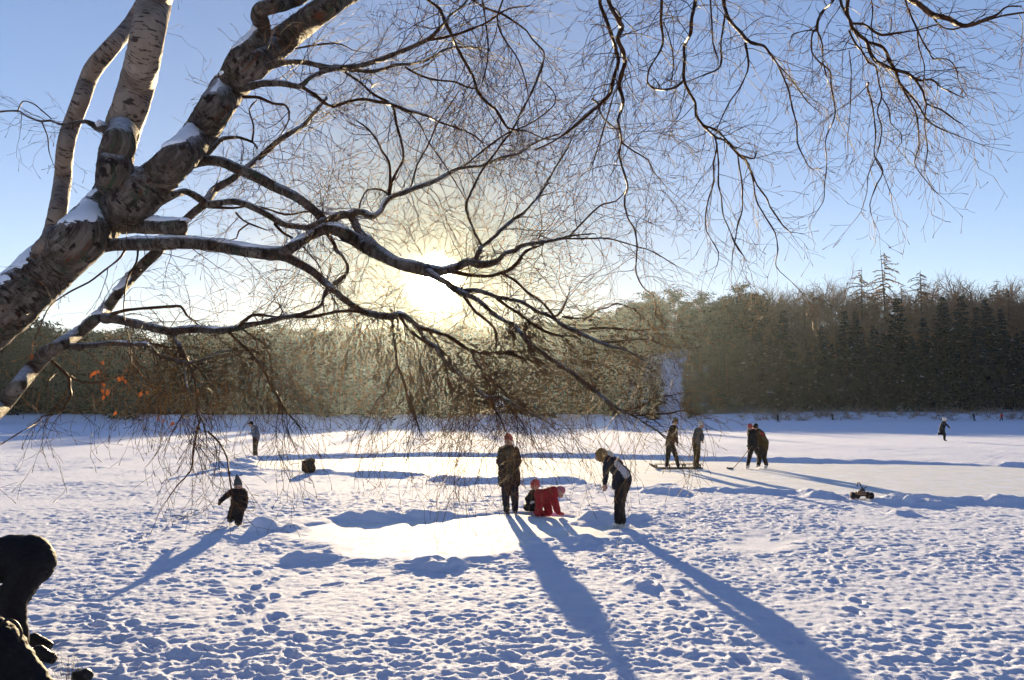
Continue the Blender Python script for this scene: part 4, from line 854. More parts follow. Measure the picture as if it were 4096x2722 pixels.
# the pale tower block on the skyline
m = NT('pale_render'); m.base((.52, .52, .54)); m.set(Roughness=.9); PALE = m.m
m = NT('window_glass_far'); m.base((.08, .10, .13)); m.set(Roughness=.2); WG = m.m
tx, ty = (3055 - W0 / 2) / F * 375, 375.0; tz = HC + ray(3055, 1194)[2] * 375; bzz = float(base_h(np.array([tx]), np.array([ty]))[0]) - 1
tb = empty('tower_block', (tx, ty, bzz), label='pale tower block rising over the wood on the skyline', cat='building')
def box(x0, x1, y0, y1, z0, z1):
    V = [(x, y, z) for x in (x0, x1) for y in (y0, y1) for z in (z0, z1)]; return np.array(V, float), np.array([(0, 1, 3, 2), (4, 6, 7, 5), (0, 4, 5, 1), (2, 3, 7, 6), (0, 2, 6, 4), (1, 5, 7, 3)])
b = Bag(); b.add(*box(tx - 2.7, tx + 2.7, ty - 3, ty + 3, bzz, tz - 1.2)); b.add(*box(tx - 2.9, tx + 2.9, ty - 3.2, ty + 3.2, tz - 1.2, tz - .6)); b.add(*box(tx - 2, tx + 1.2, ty - 2, ty + 2, tz - .6, tz + 1.0)); V, Q, _, _ = b.out(); mk('wall', V, Q, PALE, tb, smooth=False)
fl = 0
z_ = tz - 4
while z_ > bzz + 3 and fl < 9:
    for xx in (-1.5, .3): mk('window', *box(tx + xx - .7, tx + xx + .7, ty - 3.06, ty - 3.0, z_, z_ + 1.4), WG, tb, smooth=False)
    z_ -= 3; fl += 1
for P in SPR + SPS + PIN + LAR + BRO:
    if id(P) not in USED:
        for ch in list(P.children): bpy.data.objects.remove(ch)
        bpy.data.objects.remove(P)
# ------------------------------------------------------------------ figures
def capsule(a, ra, b_, rb, n=14, m_=5, flat=None):
    a, b_ = np.array(a, float), np.array(b_, float); d = b_ - a; L = np.linalg.norm(d)
    d = d / L if L > 1e-6 else np.array([0, 0, 1.0])
    ref = np.array([0, 1.0, 0]) if abs(d[1]) < .9 else np.array([1.0, 0, 0]); u = np.cross(d, ref); u /= np.linalg.norm(u); v = np.cross(d, u)
    rows = [(a, ra, -math.pi / 2 + math.pi / 2 * i / m_) for i in range(1, m_ + 1)] + [(b_, rb, math.pi / 2 * i / m_) for i in range(0, m_)]
    V = [a - d * ra]
    for c, r, t_ in rows:
        for j in range(n):
            p = 2 * math.pi * j / n; V.append(c + d * r * math.sin(t_) + r * math.cos(t_) * (u * math.cos(p) + v * math.sin(p)))
    V.append(b_ + d * rb); Fc = []
    k = len(rows)
    for j in range(n): Fc.append((0, 1 + (j + 1) % n, 1 + j))
    for i in range(k - 1):
        for j in range(n): p, q = 1 + i * n + j, 1 + i * n + (j + 1) % n; Fc.append((p, q, q + n, p + n))
    e = len(V) - 1
    for j in range(n): Fc.append((1 + (k - 1) * n + j, 1 + (k - 1) * n + (j + 1) % n, e))
    return V, Fc
def blob(name, caps, mat, parent, vox=.012, smooth=4, wrinkle=0):
    """one continuous surface grown over tapered bones"""
    V = []; Fc = []
    for c in caps:
        v, f = capsule(*c); n0 = len(V); V += list(v); Fc += [tuple(i + n0 for i in q) for q in f]
    o = mk(name, V, Fc, mat, parent)
    r = o.modifiers.new('r', 'REMESH'); r.mode = 'VOXEL'; r.voxel_size = vox; r.use_smooth_shade = True
    s = o.modifiers.new('s', 'SMOOTH'); s.iterations = smooth; s.factor = .6
    dg = bpy.context.evaluated_depsgraph_get(); me = bpy.data.meshes.new_from_object(o.evaluated_get(dg)); old = o.data
    o.modifiers.clear(); o.data = me; me.name = name; bpy.data.meshes.remove(old)
    if not me.materials: me.materials.append(mat)
    if wrinkle:
        n = len(me.vertices); a = np.empty(n * 3, dtype=np.float32); me.vertices.foreach_get('co', a); a = a.reshape(-1, 3).astype(float)
        nn = np.empty(n * 3, dtype=np.float32); me.vertices.foreach_get('normal', nn); nn = nn.reshape(-1, 3)
        w1 = fbm(a[:, 0] / .09 + a[:, 1] * 7 + 30, a[:, 2] / .045 + a[:, 0] * 9 + a[:, 1] * 9 + 30, 5, 3); w1 = 1 - np.abs(2 * w1 - 1) * 2
        a += nn * (wrinkle * w1)[:, None]; me.vertices.foreach_set('co', a.astype(np.float32).ravel()); me.update()
    return o
SKIN = cloth('skin', (.42, .24, .17), .08, 20, .6)
def fig(reg, D):
    """reg: (x0,y0,scale) of the enlargement the pose was read from; D distance of the figure"""
    x0, y0, s = reg
    def J(x, y, dy=0.0): p = at(x0 + x / s, y0 + y / s, D + dy); return p
    return J
def hand(P, dirv, side, r=.03, curl=.3):
    """palm with five unequal bent fingers; returns bones"""
    P = np.array(P); d = unit(np.array(dirv, float)); w = unit(np.cross(d, np.array(side, float))); nrm = unit(np.cross(w, d)); out = [(P, r * .9, P + d * .05, r)]
    for k, (o_, l) in enumerate(((-.028, .060), (-.010, .072), (.010, .068), (.027, .052))):
        b0 = P + d * .065 + w * o_; b1 = b0 + (d * (1 - curl) + nrm * curl) * l * .5; b2 = b1 + (d * (1 - 2 * curl) + nrm * 2 * curl) * l * .5
        out += [(b0, .0095, b1, .009), (b1, .009, b2, .0075)]
    t0 = P + d * .015 + w * -.03; out += [(t0, .012, t0 + (d * .6 - w * .8) * .035, .011), (t0 + (d * .6 - w * .8) * .035, .011, t0 + (d * 1.5 - w * 1.1) * .04, .009)]
    return out
def face(J, c, r, look, mat=None, parent=None):
    """eyes, mouth and nose on a head at c facing look"""
    f = unit(np.array(look, float)); s = unit(np.cross(f, [0, 0, 1])); u = np.cross(s, f)
    return [(c + f * r * .95 - u * r * .05, r * .10, c + f * r * 1.08 - u * r * .28, r * .16), (c + s * r * .93 - u * .1 * r, r * .14, c + s * r * .95 - u * .3 * r, r * .12), (c - s * r * .93 - u * .1 * r, r * .14, c - s * r * .95 - u * .3 * r, r * .12)]
DARKM = cloth('eye_and_lip_tone', (.06, .03, .03), .1)
def eyes(c, r, look, parent):
    f = unit(np.array(look, float)); s = unit(np.cross(f, [0, 0, 1])); u = np.cross(s, f); V = []; Fc = []
    for e in (c + f * r * .88 + s * r * .36 + u * r * .05, c + f * r * .88 - s * r * .36 + u * r * .05):
        v, q = capsule(e - s * r * .07, r * .10, e + s * r * .07, r * .10, 8, 3); n0 = len(V); V += list(v); Fc += [tuple(i + n0 for i in k) for k in q]
    mk('eyes', V, Fc, DARKM, parent)
    v, q = capsule(c + f * r * .90 - s * r * .2 - u * r * .5, r * .06, c + f * r * .90 + s * r * .2 - u * r * .5, r * .06, 8, 3); mk('mouth', v, q, cloth('lips', (.30, .10, .09), .1), parent)
def person(J, foot, D, label, group=None):
    p = J(*foot); g_ = gz(p[0], D)
    return empty('person', (p[0], D, p[2]), label=label, cat='person', group=group)
def ground_fix(e, z=None):
    """lift or lower the whole figure so that its lowest point meets the snow"""
    lo = 1e9; bpy.context.view_layer.update()
    for ch in e.children:
        if ch.type != 'MESH' or len(ch.data.vertices) == 0: continue
        a = np.empty(len(ch.data.vertices) * 3, dtype=np.float32); ch.data.vertices.foreach_get('co', a); lo = min(lo, a[2::3].min())
    gzz = (gz(e.location.x, e.location.y) if z is None else z)
    print(e['label'][:40], 'shift', round(gzz - (e.location.z + lo), 3)); e.location.z += gzz - (e.location.z + lo) - .008
P2 = (1900, 1650, 2.851); C6 = (800, 1650, 3.137); Q3 = (2500, 1600, 2.95); S4 = (3200, 1600, 2.634); B5 = (0, 2100, 2.52)
BLK = cloth('black_nylon', (.008, .008, .011), .3, 20, .7, .12); BRN = cloth('brown_black_wool', (.024, .016, .014), .3, 25); NAVY = cloth('dark_navy_cloth', (.010, .012, .024), .3, 20)
GRY = cloth('grey_blue_jacket', (.07, .10, .16), .2); REDH = cloth('faded_red_knit', (.42, .07, .07), .25, 60); REDS = cloth('red_quilted_suit', (.30, .010, .018), .2, 22, .7); LGR = cloth('pale_grey_panel', (.34, .33, .37), .15)
HAIR = cloth('blonde_brown_hair', (.20, .12, .05), .35, 40); OLV = cloth('olive_brown_jacket', (.065, .04, .014), .3); WHT = cloth('white_knit', (.62, .60, .56), .1, 50); DGR = cloth('dark_grey_wool', (.05, .06, .065), .3, 50)
PNK = cloth('pink_patterned_knit', (.40, .12, .16), .35, 30); BOOT = cloth('boot_leather', (.02, .016, .014), .3, 30, .4); SKT = cloth('grey_white_skate_boot', (.42, .41, .38), .2, 30, .5)
mm = NT('skate_steel'); mm.base((.5, .5, .52)); mm.set(Metallic=1.0, Roughness=.3); STEEL = mm.m
def skate(e, a, b_, mat=SKT, vox=.01):
    """boot from heel a to toe b with an ankle shaft and a steel blade"""
    a, b_ = np.array(a), np.array(b_); d = unit(b_ - a)
    o = blob('skate', [(a, .045, b_, .036), (a, .045, a + np.array([0, 0, .16]), .052), (a + d * .05, .045, a + np.array([0, 0, .12]), .048)], mat, e, vox, 2)
    mid = (a + b_) / 2; L_ = np.linalg.norm(b_ - a) / 2 + .05; s = unit(np.cross(d, [0, 0, 1])) * .002
    V = []
    for q, z in ((-L_, -.06), (-L_ * .9, -.082), (L_ * .85, -.082), (L_ * 1.02, -.055), (L_ * .8, -.035), (-L_ * .8, -.035)):
        for sg in (-1, 1): V.append(mid + d * q + np.array([0, 0, z]) + s * sg)
    Fc = [tuple(range(0, 12, 2)), tuple(range(11, 0, -2))] + [(2 * i, 2 * i + 1, (2 * i + 3) % 12, (2 * i + 2) % 12) for i in range(6)]
    mk('blade', V, Fc, STEEL, e, smooth=False)

# man in a red knit hat, hands in the pockets of a long dark jacket
D = 2.25 * F / (2050 - 1645); J = fig(P2, D)
e = person(J, (400, 1150), D, 'standing man in faded red knit hat and long dark jacket, hands in pockets')
hc = J(382, 315)
blob('body', [(hc, .088, J(388, 350, -.02), .075), (J(385, 370), .055, J(385, 420), .06)] + face(J, hc + np.array([0, 0, -.02]), .09, (.15, -1, -.25)), SKIN, e, .008, 2)
eyes(hc + np.array([0, 0, -.02]), .09, (.15, -1, -.25), e)
blob('hat', [(hc + np.array([0, .015, .035]), .100, hc + np.array([-.005, .015, .085]), .078), (hc + np.array([0, .01, .10]), .06, hc + np.array([-.01, .01, .125]), .03)], REDH, e, .01, 2)
blob('jacket', [(J(330, 425), .085, J(460, 435), .085), (J(385, 440), .15, J(385, 600), .165), (J(350, 480), .14, J(345, 640), .15), (J(430, 480), .14, J(430, 640), .15), (J(385, 600), .17, J(385, 730), .175), (J(320, 690, .02), .115, J(315, 805, .02), .09), (J(455, 690, .02), .115, J(470, 800, .02), .09), (J(385, 720), .16, J(390, 800), .15),
     (J(305, 430), .078, J(275, 550, .06), .066), (J(275, 550, .06), .068, J(310, 640, -.12), .058), (J(462, 430), .078, J(498, 545, .06), .066), (J(498, 545, .06), .068, J(460, 640, -.12), .058), (J(385, 385, .03), .085, J(385, 420, .02), .11)], BRN, e, .011, 2, .013)
blob('trousers', [(J(350, 790), .10, J(350, 960), .085), (J(350, 960), .085, J(362, 1110), .062), (J(440, 790), .10, J(452, 960), .088), (J(452, 960), .088, J(458, 1100), .062)], NAVY, e, .011, 2, .011)
for x, y in ((368, 1128), (460, 1118)): blob('boot', [(J(x, y, .03), .05, J(x + 2, y + 6, -.16), .045), (J(x, y - 25, .03), .055, J(x, y, .03), .055)], BOOT, e, .011, 2)
ground_fix(e)

# child sitting, dark suit and red helmet
D = 2.25 * F / (2050 - 1645); J = fig(P2, D)
e = person(J, (640, 1130), D, 'small child in dark snowsuit and red helmet sitting on the snow behind the red child')
hc = J(688, 862)
blob('body', [(hc, .085, J(692, 885, -.01), .07), (J(680, 900), .05, J(670, 930), .05)] + face(J, hc, .085, (.4, -1, -.2)), SKIN, e, .008, 2); eyes(hc, .085, (.4, -1, -.2), e)
blob('helmet', [(hc + np.array([-.008, .02, .035]), .105, hc + np.array([.004, .02, .05]), .10), (hc + np.array([-.03, .04, -.01]), .08, hc + np.array([.02, .04, 0]), .08)], REDH, e, .009, 1)
blob('snowsuit', [(J(655, 945), .075, J(700, 945), .075), (J(668, 960), .11, J(640, 1080), .135), (J(640, 955), .055, J(598, 1010, -.03), .05), (J(598, 1010, -.03), .052, J(640, 1060, -.15), .045), (J(705, 955), .055, J(730, 1030, -.1), .05),
     (J(620, 1090, -.02), .10, J(690, 1090, -.20), .075), (J(690, 1090, -.2), .07, J(640, 1120, -.38), .055), (J(600, 1100), .09, J(590, 1110, -.22), .07), (J(590, 1110, -.22), .065, J(680, 1125, -.35), .05)], BLK, e, .010, 2, .011)
blob('mitten', [(J(640, 1062, -.17), .036, J(665, 1050, -.2), .034), (J(640, 1055, -.17), .018, J(650, 1040, -.2), .014)], WHT, e, .009, 1)
ground_fix(e)

# child in red on hands and knees
D = 2.25 * F / (2062 - 1645); J = fig(P2, D)
e = person(J, (800, 1220), D, 'child in bright red snowsuit crawling on hands and knees on the ice')
hc = J(968, 955)
blob('body', [(hc, .088, J(975, 985), .07), (J(940, 965), .05, J(905, 955), .06)] + face(J, hc + np.array([.0, 0, -.03]), .085, (.75, -.55, -.6)), SKIN, e, .008, 2); eyes(hc + np.array([0, 0, -.03]), .085, (.75, -.55, -.6), e)
blob('hat', [(hc + np.array([.0, .015, .03]), .100, hc + np.array([.03, .01, .035]), .092), (hc + np.array([-.05, .02, .02]), .07, hc + np.array([-.04, .02, -.04]), .05)], PNK, e, .01, 2)
blob('snowsuit', [(J(735, 985), .115, J(800, 985), .125), (J(780, 990), .125, J(890, 950), .11), (J(850, 960), .11, J(905, 985, -.05), .085), (J(890, 970, -.09), .075, J(925, 1090, -.10), .058), (J(925, 1090, -.10), .058, J(955, 1190, -.10), .05),
     (J(880, 970, .10), .07, J(900, 1080, .14), .056), (J(900, 1080, .14), .055, J(930, 1170, .16), .048), (J(735, 1000, -.07), .10, J(740, 1110, -.12), .082), (J(738, 1110, -.12), .08, J(725, 1190, -.10), .07), (J(725, 1185, -.10), .066, J(700, 1195, .10), .055),
     (J(790, 1010, .05), .10, J(830, 1130, .06), .08), (J(830, 1120, .06), .08, J(848, 1185, .05), .07), (J(845, 1185, .05), .062, J(760, 1200, .10), .05)], REDS, e, .010, 2, .012)
blob('mitten', [(J(965, 1200, -.10), .038, J(1000, 1206, -.11), .034), (J(975, 1195, -.1), .018, J(990, 1190, -.14), .015)], REDH, e, .009, 1)
blob('mitten', [(J(940, 1180, .16), .036, J(970, 1190, .16), .032), (J(950, 1176, .16), .018, J(962, 1170, .2), .015)], REDH, e, .009, 1)
for x, y, d in ((715, 1205, .17), (775, 1208, .2)): blob('boot', [(J(x, y, d), .045, J(x - 18, y + 2, d + .08), .04)], BLK, e, .01, 2)
ground_fix(e)

# woman bending forward on skates
D = 2.25 * F / (2108 - 1645); J = fig(P2, D)
e = person(J, (1640, 1330), D, 'woman with long fair hair bending forward on skates, dark jacket with pale back panel')
hc = J(1425, 500)
lookw = (-.6, -.15, -.8)
arm = J(1478, 855)
blob('body', [(hc, .085, J(1410, 530), .07), (J(1450, 510), .055, J(1500, 530), .06)] + face(J, hc, .085, lookw) + hand(J(1476, 850, -.05), (0.02, 0, -1), (0, 1, 0)) + hand(J(1490, 830, .12), (0.02, 0, -1), (0, 1, 0)), SKIN, e, .007, 1)
eyes(hc, .085, lookw, e)
blob('hair', [(hc + np.array([.035, .0, .035]), .105, hc + np.array([.07, 0, .0]), .09), (J(1445, 470), .085, J(1490, 560, -.08), .055), (J(1470, 520, -.07), .05, J(1500, 640, -.09), .022), (J(1440, 480, .05), .06, J(1475, 590, .05), .03), (J(1400, 480, -.05), .05, J(1425, 570, -.07), .02), (J(1450, 500, -.06), .06, J(1480, 600, -.1), .03)], HAIR, e, .009, 2, .006)
blob('hood', [(J(1520, 475), .052, J(1555, 500, -.03), .05), (J(1500, 490, .05), .045, J(1560, 500, .05), .045)], WHT, e, .009, 1, .008)
blob('jacket', [(J(1535, 545), .095, J(1610, 620), .14), (J(1560, 590), .125, J(1660, 700), .155), (J(1650, 690), .155, J(1700, 770), .15), (J(1640, 720, -.03), .12, J(1620, 850, -.03), .10), (J(1690, 720), .14, J(1680, 830), .14),
     (J(1520, 560, -.13), .072, J(1490, 640, -.14), .056), (J(1490, 640, -.14), .055, J(1478, 820, -.05), .036), (J(1530, 560, .13), .072, J(1505, 650, .16), .056), (J(1505, 650, .16), .052, J(1493, 800, .12), .036)], NAVY, e, .011, 2, .011)
blob('back_panel', [(J(1612, 600, -.085), .072, J(1715, 730, -.10), .075), (J(1655, 640, -.095), .07, J(1725, 720, -.09), .07)], LGR, e, .012, 2)
blob('trousers', [(J(1690, 800), .155, J(1680, 860), .14), (J(1670, 830, -.07), .118, J(1640, 990, -.08), .088), (J(1640, 990, -.08), .085, J(1640, 1120, -.05), .085), (J(1640, 1120, -.05), .085, J(1645, 1240, -.05), .096),
     (J(1700, 830, .07), .118, J(1665, 990, .08), .088), (J(1665, 990, .08), .085, J(1660, 1120, .08), .08), (J(1660, 1120, .08), .08, J(1665, 1240, .08), .094)], BLK, e, .011, 2, .011)
skate(e, J(1660, 1300, -.06), J(1590, 1306, -.08)); skate(e, J(1690, 1285, .08), J(1625, 1290, .08))
ground_fix(e)

# toddler with a pointed hat
D = 2.25 * F / (2096 - 1645); J = fig(C6, D)
e = person(J, (470, 1400), D, 'toddler in dark snowsuit and tall pointed grey hat walking over the snow, arm held out')
hc = J(480, 935)
blob('body', [(hc, .080, J(484, 955, -.015), .066), (J(478, 965), .05, J(478, 990), .055)] + face(J, hc, .08, (.1, -1, -.15)), SKIN, e, .007, 2); eyes(hc, .08, (.1, -1, -.15), e)
blob('hat', [(J(477, 905, .012), .086, J(474, 870, .012), .074), (J(474, 870, .012), .070, J(466, 820, .01), .042), (J(466, 820, .01), .040, J(461, 782, .01), .013)], DGR, e, .008, 2)
blob('snowsuit', [(J(430, 1000), .075, J(530, 1000), .075), (J(478, 1010), .115, J(470, 1200), .135), (J(470, 1200), .13, J(470, 1240), .12), (J(405, 1000), .062, J(330, 1050), .052), (J(330, 1050), .052, J(262, 1110), .042), (J(545, 1005), .065, J(570, 1090), .055), (J(570, 1090), .055, J(568, 1170, -.03), .046),
     (J(428, 1220), .095, J(398, 1300, .03), .082), (J(398, 1300, .03), .08, J(385, 1335, .05), .07), (J(495, 1230), .095, J(485, 1310, -.03), .08), (J(485, 1310, -.03), .078, J(482, 1375, -.03), .066), (J(478, 985), .09, J(478, 1010), .1)], BLK, e, .009, 2, .012)
blob('mitten', [(J(255, 1115), .034, J(240, 1155), .028), (J(258, 1115, -.03), .015, J(262, 1140, -.04), .012)], BLK, e, .008, 1); blob('mitten', [(J(568, 1180, -.03), .036, J(560, 1215, -.04), .03), (J(556, 1180, -.05), .015, J(548, 1200, -.06), .012)], BLK, e, .008, 1)
blob('boot', [(J(388, 1345, .05), .05, J(384, 1362, -.05), .046)], BOOT, e, .01, 2); blob('boot', [(J(484, 1385, 0), .052, J(486, 1394, -.11), .046)], BOOT, e, .01, 2)
ground_fix(e)

# thin man at the left end of the rink
D = 2.25 * F / (1835 - 1645); J = fig(C6, D)
e = person(J, (690, 580), D, 'lone man in grey blue jacket standing at the left end of the rink')
hc = J(640, 158)
blob('body', [(hc, .10, J(636, 175), .075), (J(655, 185), .065, J(668, 205), .07)] + hand(J(628, 272, -.2), (-1, 0, -.2), (0, 0, 1), .034) + face(J, hc, .1, (-1, -.2, -.35)), SKIN, e, .012, 1)
blob('hat', [(hc + np.array([.015, 0, .04]), .108, hc + np.array([0, 0, .05]), .105), (hc + np.array([-.1, 0, .03]), .04, hc + np.array([-.13, 0, .025]), .03)], BLK, e, .014, 2)
blob('jacket', [(J(675, 200), .13, J(700, 210), .13), (J(685, 225), .17, J(702, 300), .185), (J(702, 290), .185, J(705, 330), .17), (J(672, 215, -.17), .075, J(668, 265, -.22), .062), (J(668, 265, -.22), .062, J(636, 275, -.2), .048), (J(700, 215, .17), .075, J(705, 265, .2), .062), (J(705, 265, .2), .06, J(668, 290, .15), .045)], GRY, e, .016, 3, .008)
blob('trousers', [(J(703, 330), .165, J(702, 350), .15), (J(690, 345, -.09), .115, J(684, 450, -.1), .082), (J(684, 450, -.1), .08, J(680, 550, -.1), .062), (J(708, 345, .09), .115, J(702, 450, .1), .08), (J(702, 450, .1), .078, J(702, 550, .1), .06)], BRN, e, .016, 3, .006)
skate(e, J(692, 570, -.1), J(665, 575, -.12), BOOT, .014); skate(e, J(712, 562, .1), J(685, 566, .1), BOOT, .014)
ground_fix(e, .004)

# two skaters behind the branches, one long plank sledge beside them
D = 2.25 * F / (1876 - 1645); J = fig(Q3, D)
e = person(J, (560, 815), D, 'left one of two skaters by the long dark sledge, legs apart')
hc = J(600, 262)
blob('body', [(hc, .10, J(600, 280), .08), (J(592, 295), .065, J(580, 320), .07)] + face(J, hc, .1, (.9, -.3, -.3)) + hand(J(618, 520, -.1), (.1, 0, -1), (0, 1, 0), .034), SKIN, e, .012, 1)
blob('hat', [(hc + np.array([0, 0, .04]), .11, hc + np.array([-.02, 0, .07]), .095), (hc + np.array([-.1, 0, .0]), .05, hc + np.array([-.12, 0, -.06]), .03)], OLV, e, .014, 2)
blob('jacket', [(J(575, 335), .12, J(590, 345), .12), (J(572, 350), .165, J(540, 470), .175), (J(540, 460), .175, J(528, 540), .17), (J(590, 350, -.16), .075, J(605, 440, -.22), .062), (J(605, 440, -.22), .06, J(618, 510, -.12), .045), (J(575, 350, .17), .075, J(590, 440, .22), .062), (J(590, 440, .22), .06, J(610, 500, .1), .045)], BRN, e, .016, 3, .008)
blob('trousers', [(J(528, 530), .165, J(540, 560), .15), (J(515, 560), .115, J(508, 680), .085), (J(508, 680), .083, J(492, 780), .065), (J(560, 560), .115, J(600, 670), .085), (J(600, 670), .083, J(628, 785), .065)], BRN, e, .016, 3, .006)
skate(e, J(488, 800), J(505, 806, -.18), BOOT, .014); skate(e, J(626, 803), J(650, 806, -.15), BOOT, .014)
ground_fix(e, .004)
e = person(J, (830, 815), D, 'right one of two skaters by the long dark sledge, pale hat')
hc = J(902, 300)
blob('body', [(hc, .10, J(908, 318), .08), (J(892, 330), .065, J(882, 350), .07)] + face(J, hc, .1, (.9, -.3, -.4)) + hand(J(916, 490, -.1), (.2, 0, -1), (0, 1, 0), .034), SKIN, e, .012, 1)
blob('hat', [(hc + np.array([-.02, 0, .04]), .11, hc + np.array([-.03, 0, .07]), .09), (hc + np.array([-.06, 0, .14]), .05, hc + np.array([-.07, 0, .16]), .05)], WHT, e, .014, 2)
blob('jacket', [(J(862, 370), .13, J(880, 375), .13), (J(862, 385), .165, J(845, 480), .175), (J(845, 470), .175, J(840, 530), .165), (J(885, 385, -.16), .075, J(918, 430, -.2), .06), (J(918, 430, -.2), .058, J(914, 482, -.12), .045), (J(870, 385, .17), .075, J(890, 440, .2), .06), (J(890, 440, .2), .058, J(905, 480, .1), .045)], DGR, e, .016, 3, .008)
blob('trousers', [(J(840, 520), .165, J(842, 550), .15), (J(832, 545, -.08), .115, J(838, 670, -.08), .085), (J(838, 670, -.08), .083, J(825, 780, -.06), .065), (J(858, 545, .08), .115, J(862, 670, .08), .082), (J(862, 670, .08), .08, J(848, 780, .08), .062)], OLV, e, .016, 3, .006)
skate(e, J(822, 800, -.06), J(845, 806, -.16), BOOT, .014); skate(e, J(850, 800, .08), J(880, 803, 0), BOOT, .014)
ground_fix(e, .004)
# the long board: a low sledge-like bench with turned-up tips
mw = NT('weathered_wood'); vv = mw.coord(); mw.base(mw.ramp(mw.noise(vv, 12, 5, .6, (.4, 4, 4)), [(.3, (.07, .04, .025)), (.7, (.16, .10, .06))])); mw.set(Roughness=.8); WOOD = mw.m
a, b_ = J(300, 812, .28), J(905, 806, .45); a[2] = b_[2] = .09
e = empty('wooden_sledge', (*((a + b_) / 2)[:2], .004), label='long low dark wooden sledge lying on the ice at the two skaters feet', cat='sledge')
ax = unit(b_ - a); sd_ = unit(np.cross(ax, [0, 0, 1])); L_ = np.linalg.norm(b_ - a)
def bar(p0, p1, w, h, name, mat, par):
    d = unit(p1 - p0); s = unit(np.cross(d, [0, 0, 1])) * w / 2; u = np.cross(s / (w / 2), d) * h / 2; V = [p + i * s + j * u for p in (p0, p1) for i, j in ((-1, -1), (1, -1), (1, 1), (-1, 1))]
    return V, [(0, 1, 2, 3), (7, 6, 5, 4), (0, 4, 5, 1), (1, 5, 6, 2), (2, 6, 7, 3), (3, 7, 4, 0)]
def bars(lst, name, mat, par):
    V = []; Fc = []
    for a_ in lst:
        v, f = bar(*a_, name, mat, par); n0 = len(V); V += v; Fc += [tuple(i + n0 for i in q) for q in f]
    o = mk(name, V, Fc, mat, par, smooth=False); md = o.modifiers.new('b', 'BEVEL'); md.width = .004; md.segments = 2; return o
for k in (-1, 0, 1): bars([(a + ax * .2 + sd_ * .13 * k + np.array([0, 0, .10]), b_ - ax * .05 + sd_ * .13 * k + np.array([0, 0, .10]), .11, .025)], 'seat_plank', WOOD, e)
for k in (-1, 1):
    z0 = np.array([0, 0, -.055]); p = [a + sd_ * .17 * k + np.array([0, 0, .12]), a + ax * .10 + sd_ * .17 * k + np.array([0, 0, .02]), a + ax * .25 + sd_ * .17 * k + z0, b_ + sd_ * .17 * k + z0]
    bars([(p[i], p[i + 1], .035, .05) for i in range(3)], 'runner', WOOD, e)
bars([(a + ax * t_ * L_ + sd_ * .19 + np.array([0, 0, .05]), a + ax * t_ * L_ - sd_ * .19 + np.array([0, 0, .05]), .05, .05) for t_ in (.1, .35, .65, .95)], 'crossbar', WOOD, e)
bars([(a + ax * t_ * L_ + sd_ * .17 * k + np.array([0, 0, -.03]), a + ax * (t_ + .001) * L_ + sd_ * .17 * k + np.array([0, 0, .06]), .05, .05) for t_ in (.1, .35, .65, .95) for k in (-1, 1)], 'strut', WOOD, e)

# the pair leaning together, with a hockey stick
D = 2.25 * F / (1874 - 1645); J = fig(Q3, D)
e = person(J, (1450, 810), D, 'left one of the pair leaning together, red hat, dark clothes, holding a hockey stick')
hc = J(1474, 338)
blob('body', [(hc, .10, J(1468, 356), .08), (J(1478, 360), .065, J(1486, 385), .07)] + face(J, hc, .1, (-.9, -.4, -.4)) + hand(J(1462, 600, -.2), (-.4, 0, -1), (0, 1, 0), .034, .45), SKIN, e, .012, 1)
blob('hat', [(hc + np.array([.01, 0, .035]), .11, hc + np.array([.01, 0, .07]), .09)], REDH, e, .014, 2)
blob('jacket', [(J(1480, 395), .13, J(1505, 395), .13), (J(1492, 410), .17, J(1508, 500), .18), (J(1508, 490), .18, J(1510, 540), .165), (J(1475, 405, -.15), .075, J(1462, 500, -.2), .062), (J(1462, 500, -.2), .06, J(1460, 590, -.2), .045), (J(1500, 400, .17), .075, J(1480, 490, .2), .06), (J(1480, 490, .2), .058, J(1450, 560, .0), .045)], BLK, e, .016, 3, .008)
blob('trousers', [(J(1508, 530), .165, J(1508, 560), .15), (J(1500, 555), .118, J(1470, 680), .085), (J(1470, 680), .083, J(1448, 785), .065), (J(1525, 555, .12), .115, J(1580, 670, .2), .08), (J(1580, 665, .2), .08, J(1570, 780, .25), .06)], BRN, e, .016, 3, .006)
skate(e, J(1458, 800), J(1436, 806, -.1), SKT, .014); skate(e, J(1582, 790, .25), J(1558, 796, .2), SKT, .014)
ground_fix(e, .004)
st0, st1, st2 = J(1462, 590, -.2), J(1275, 800, -.25), J(1196, 792, -.3); dz = .03 - st1[2]
e = empty('hockey_stick', (st1[0], st1[1], .01), label='wooden hockey stick held out to the left with its blade on the ice', cat='hockey stick')
st1 = st1 + np.array([0, 0, dz]); st2 = np.array([st2[0], st2[1], st1[2] + .02])
bars([(st0 + unit(st0 - st1) * .2, st1, .034, .026)], 'shaft', WOOD, e); bars([(st1, (st1 + st2) / 2, .02, .075), ((st1 + st2) / 2, st2 + np.array([0, -.03, .01]), .018, .07)], 'blade', BOOT, e)
e = person(J, (1650, 800), D + .15, 'right one of the pair leaning together, black hat, olive back with red shoulder patch, crouched')
J = fig(Q3, D + .15); hc = J(1538, 332)
blob('body', [(hc, .10, J(1530, 348), .08), (J(1552, 350), .065, J(1570, 380), .07)] + face(J, hc, .1, (-.9, -.4, -.4)) + hand(J(1545, 560, -.1), (-.3, 0, -1), (0, 1, 0), .034), SKIN, e, .012, 1)
blob('hat', [(hc + np.array([.01, 0, .03]), .112, hc + np.array([.02, 0, .06]), .10)], BLK, e, .014, 2)
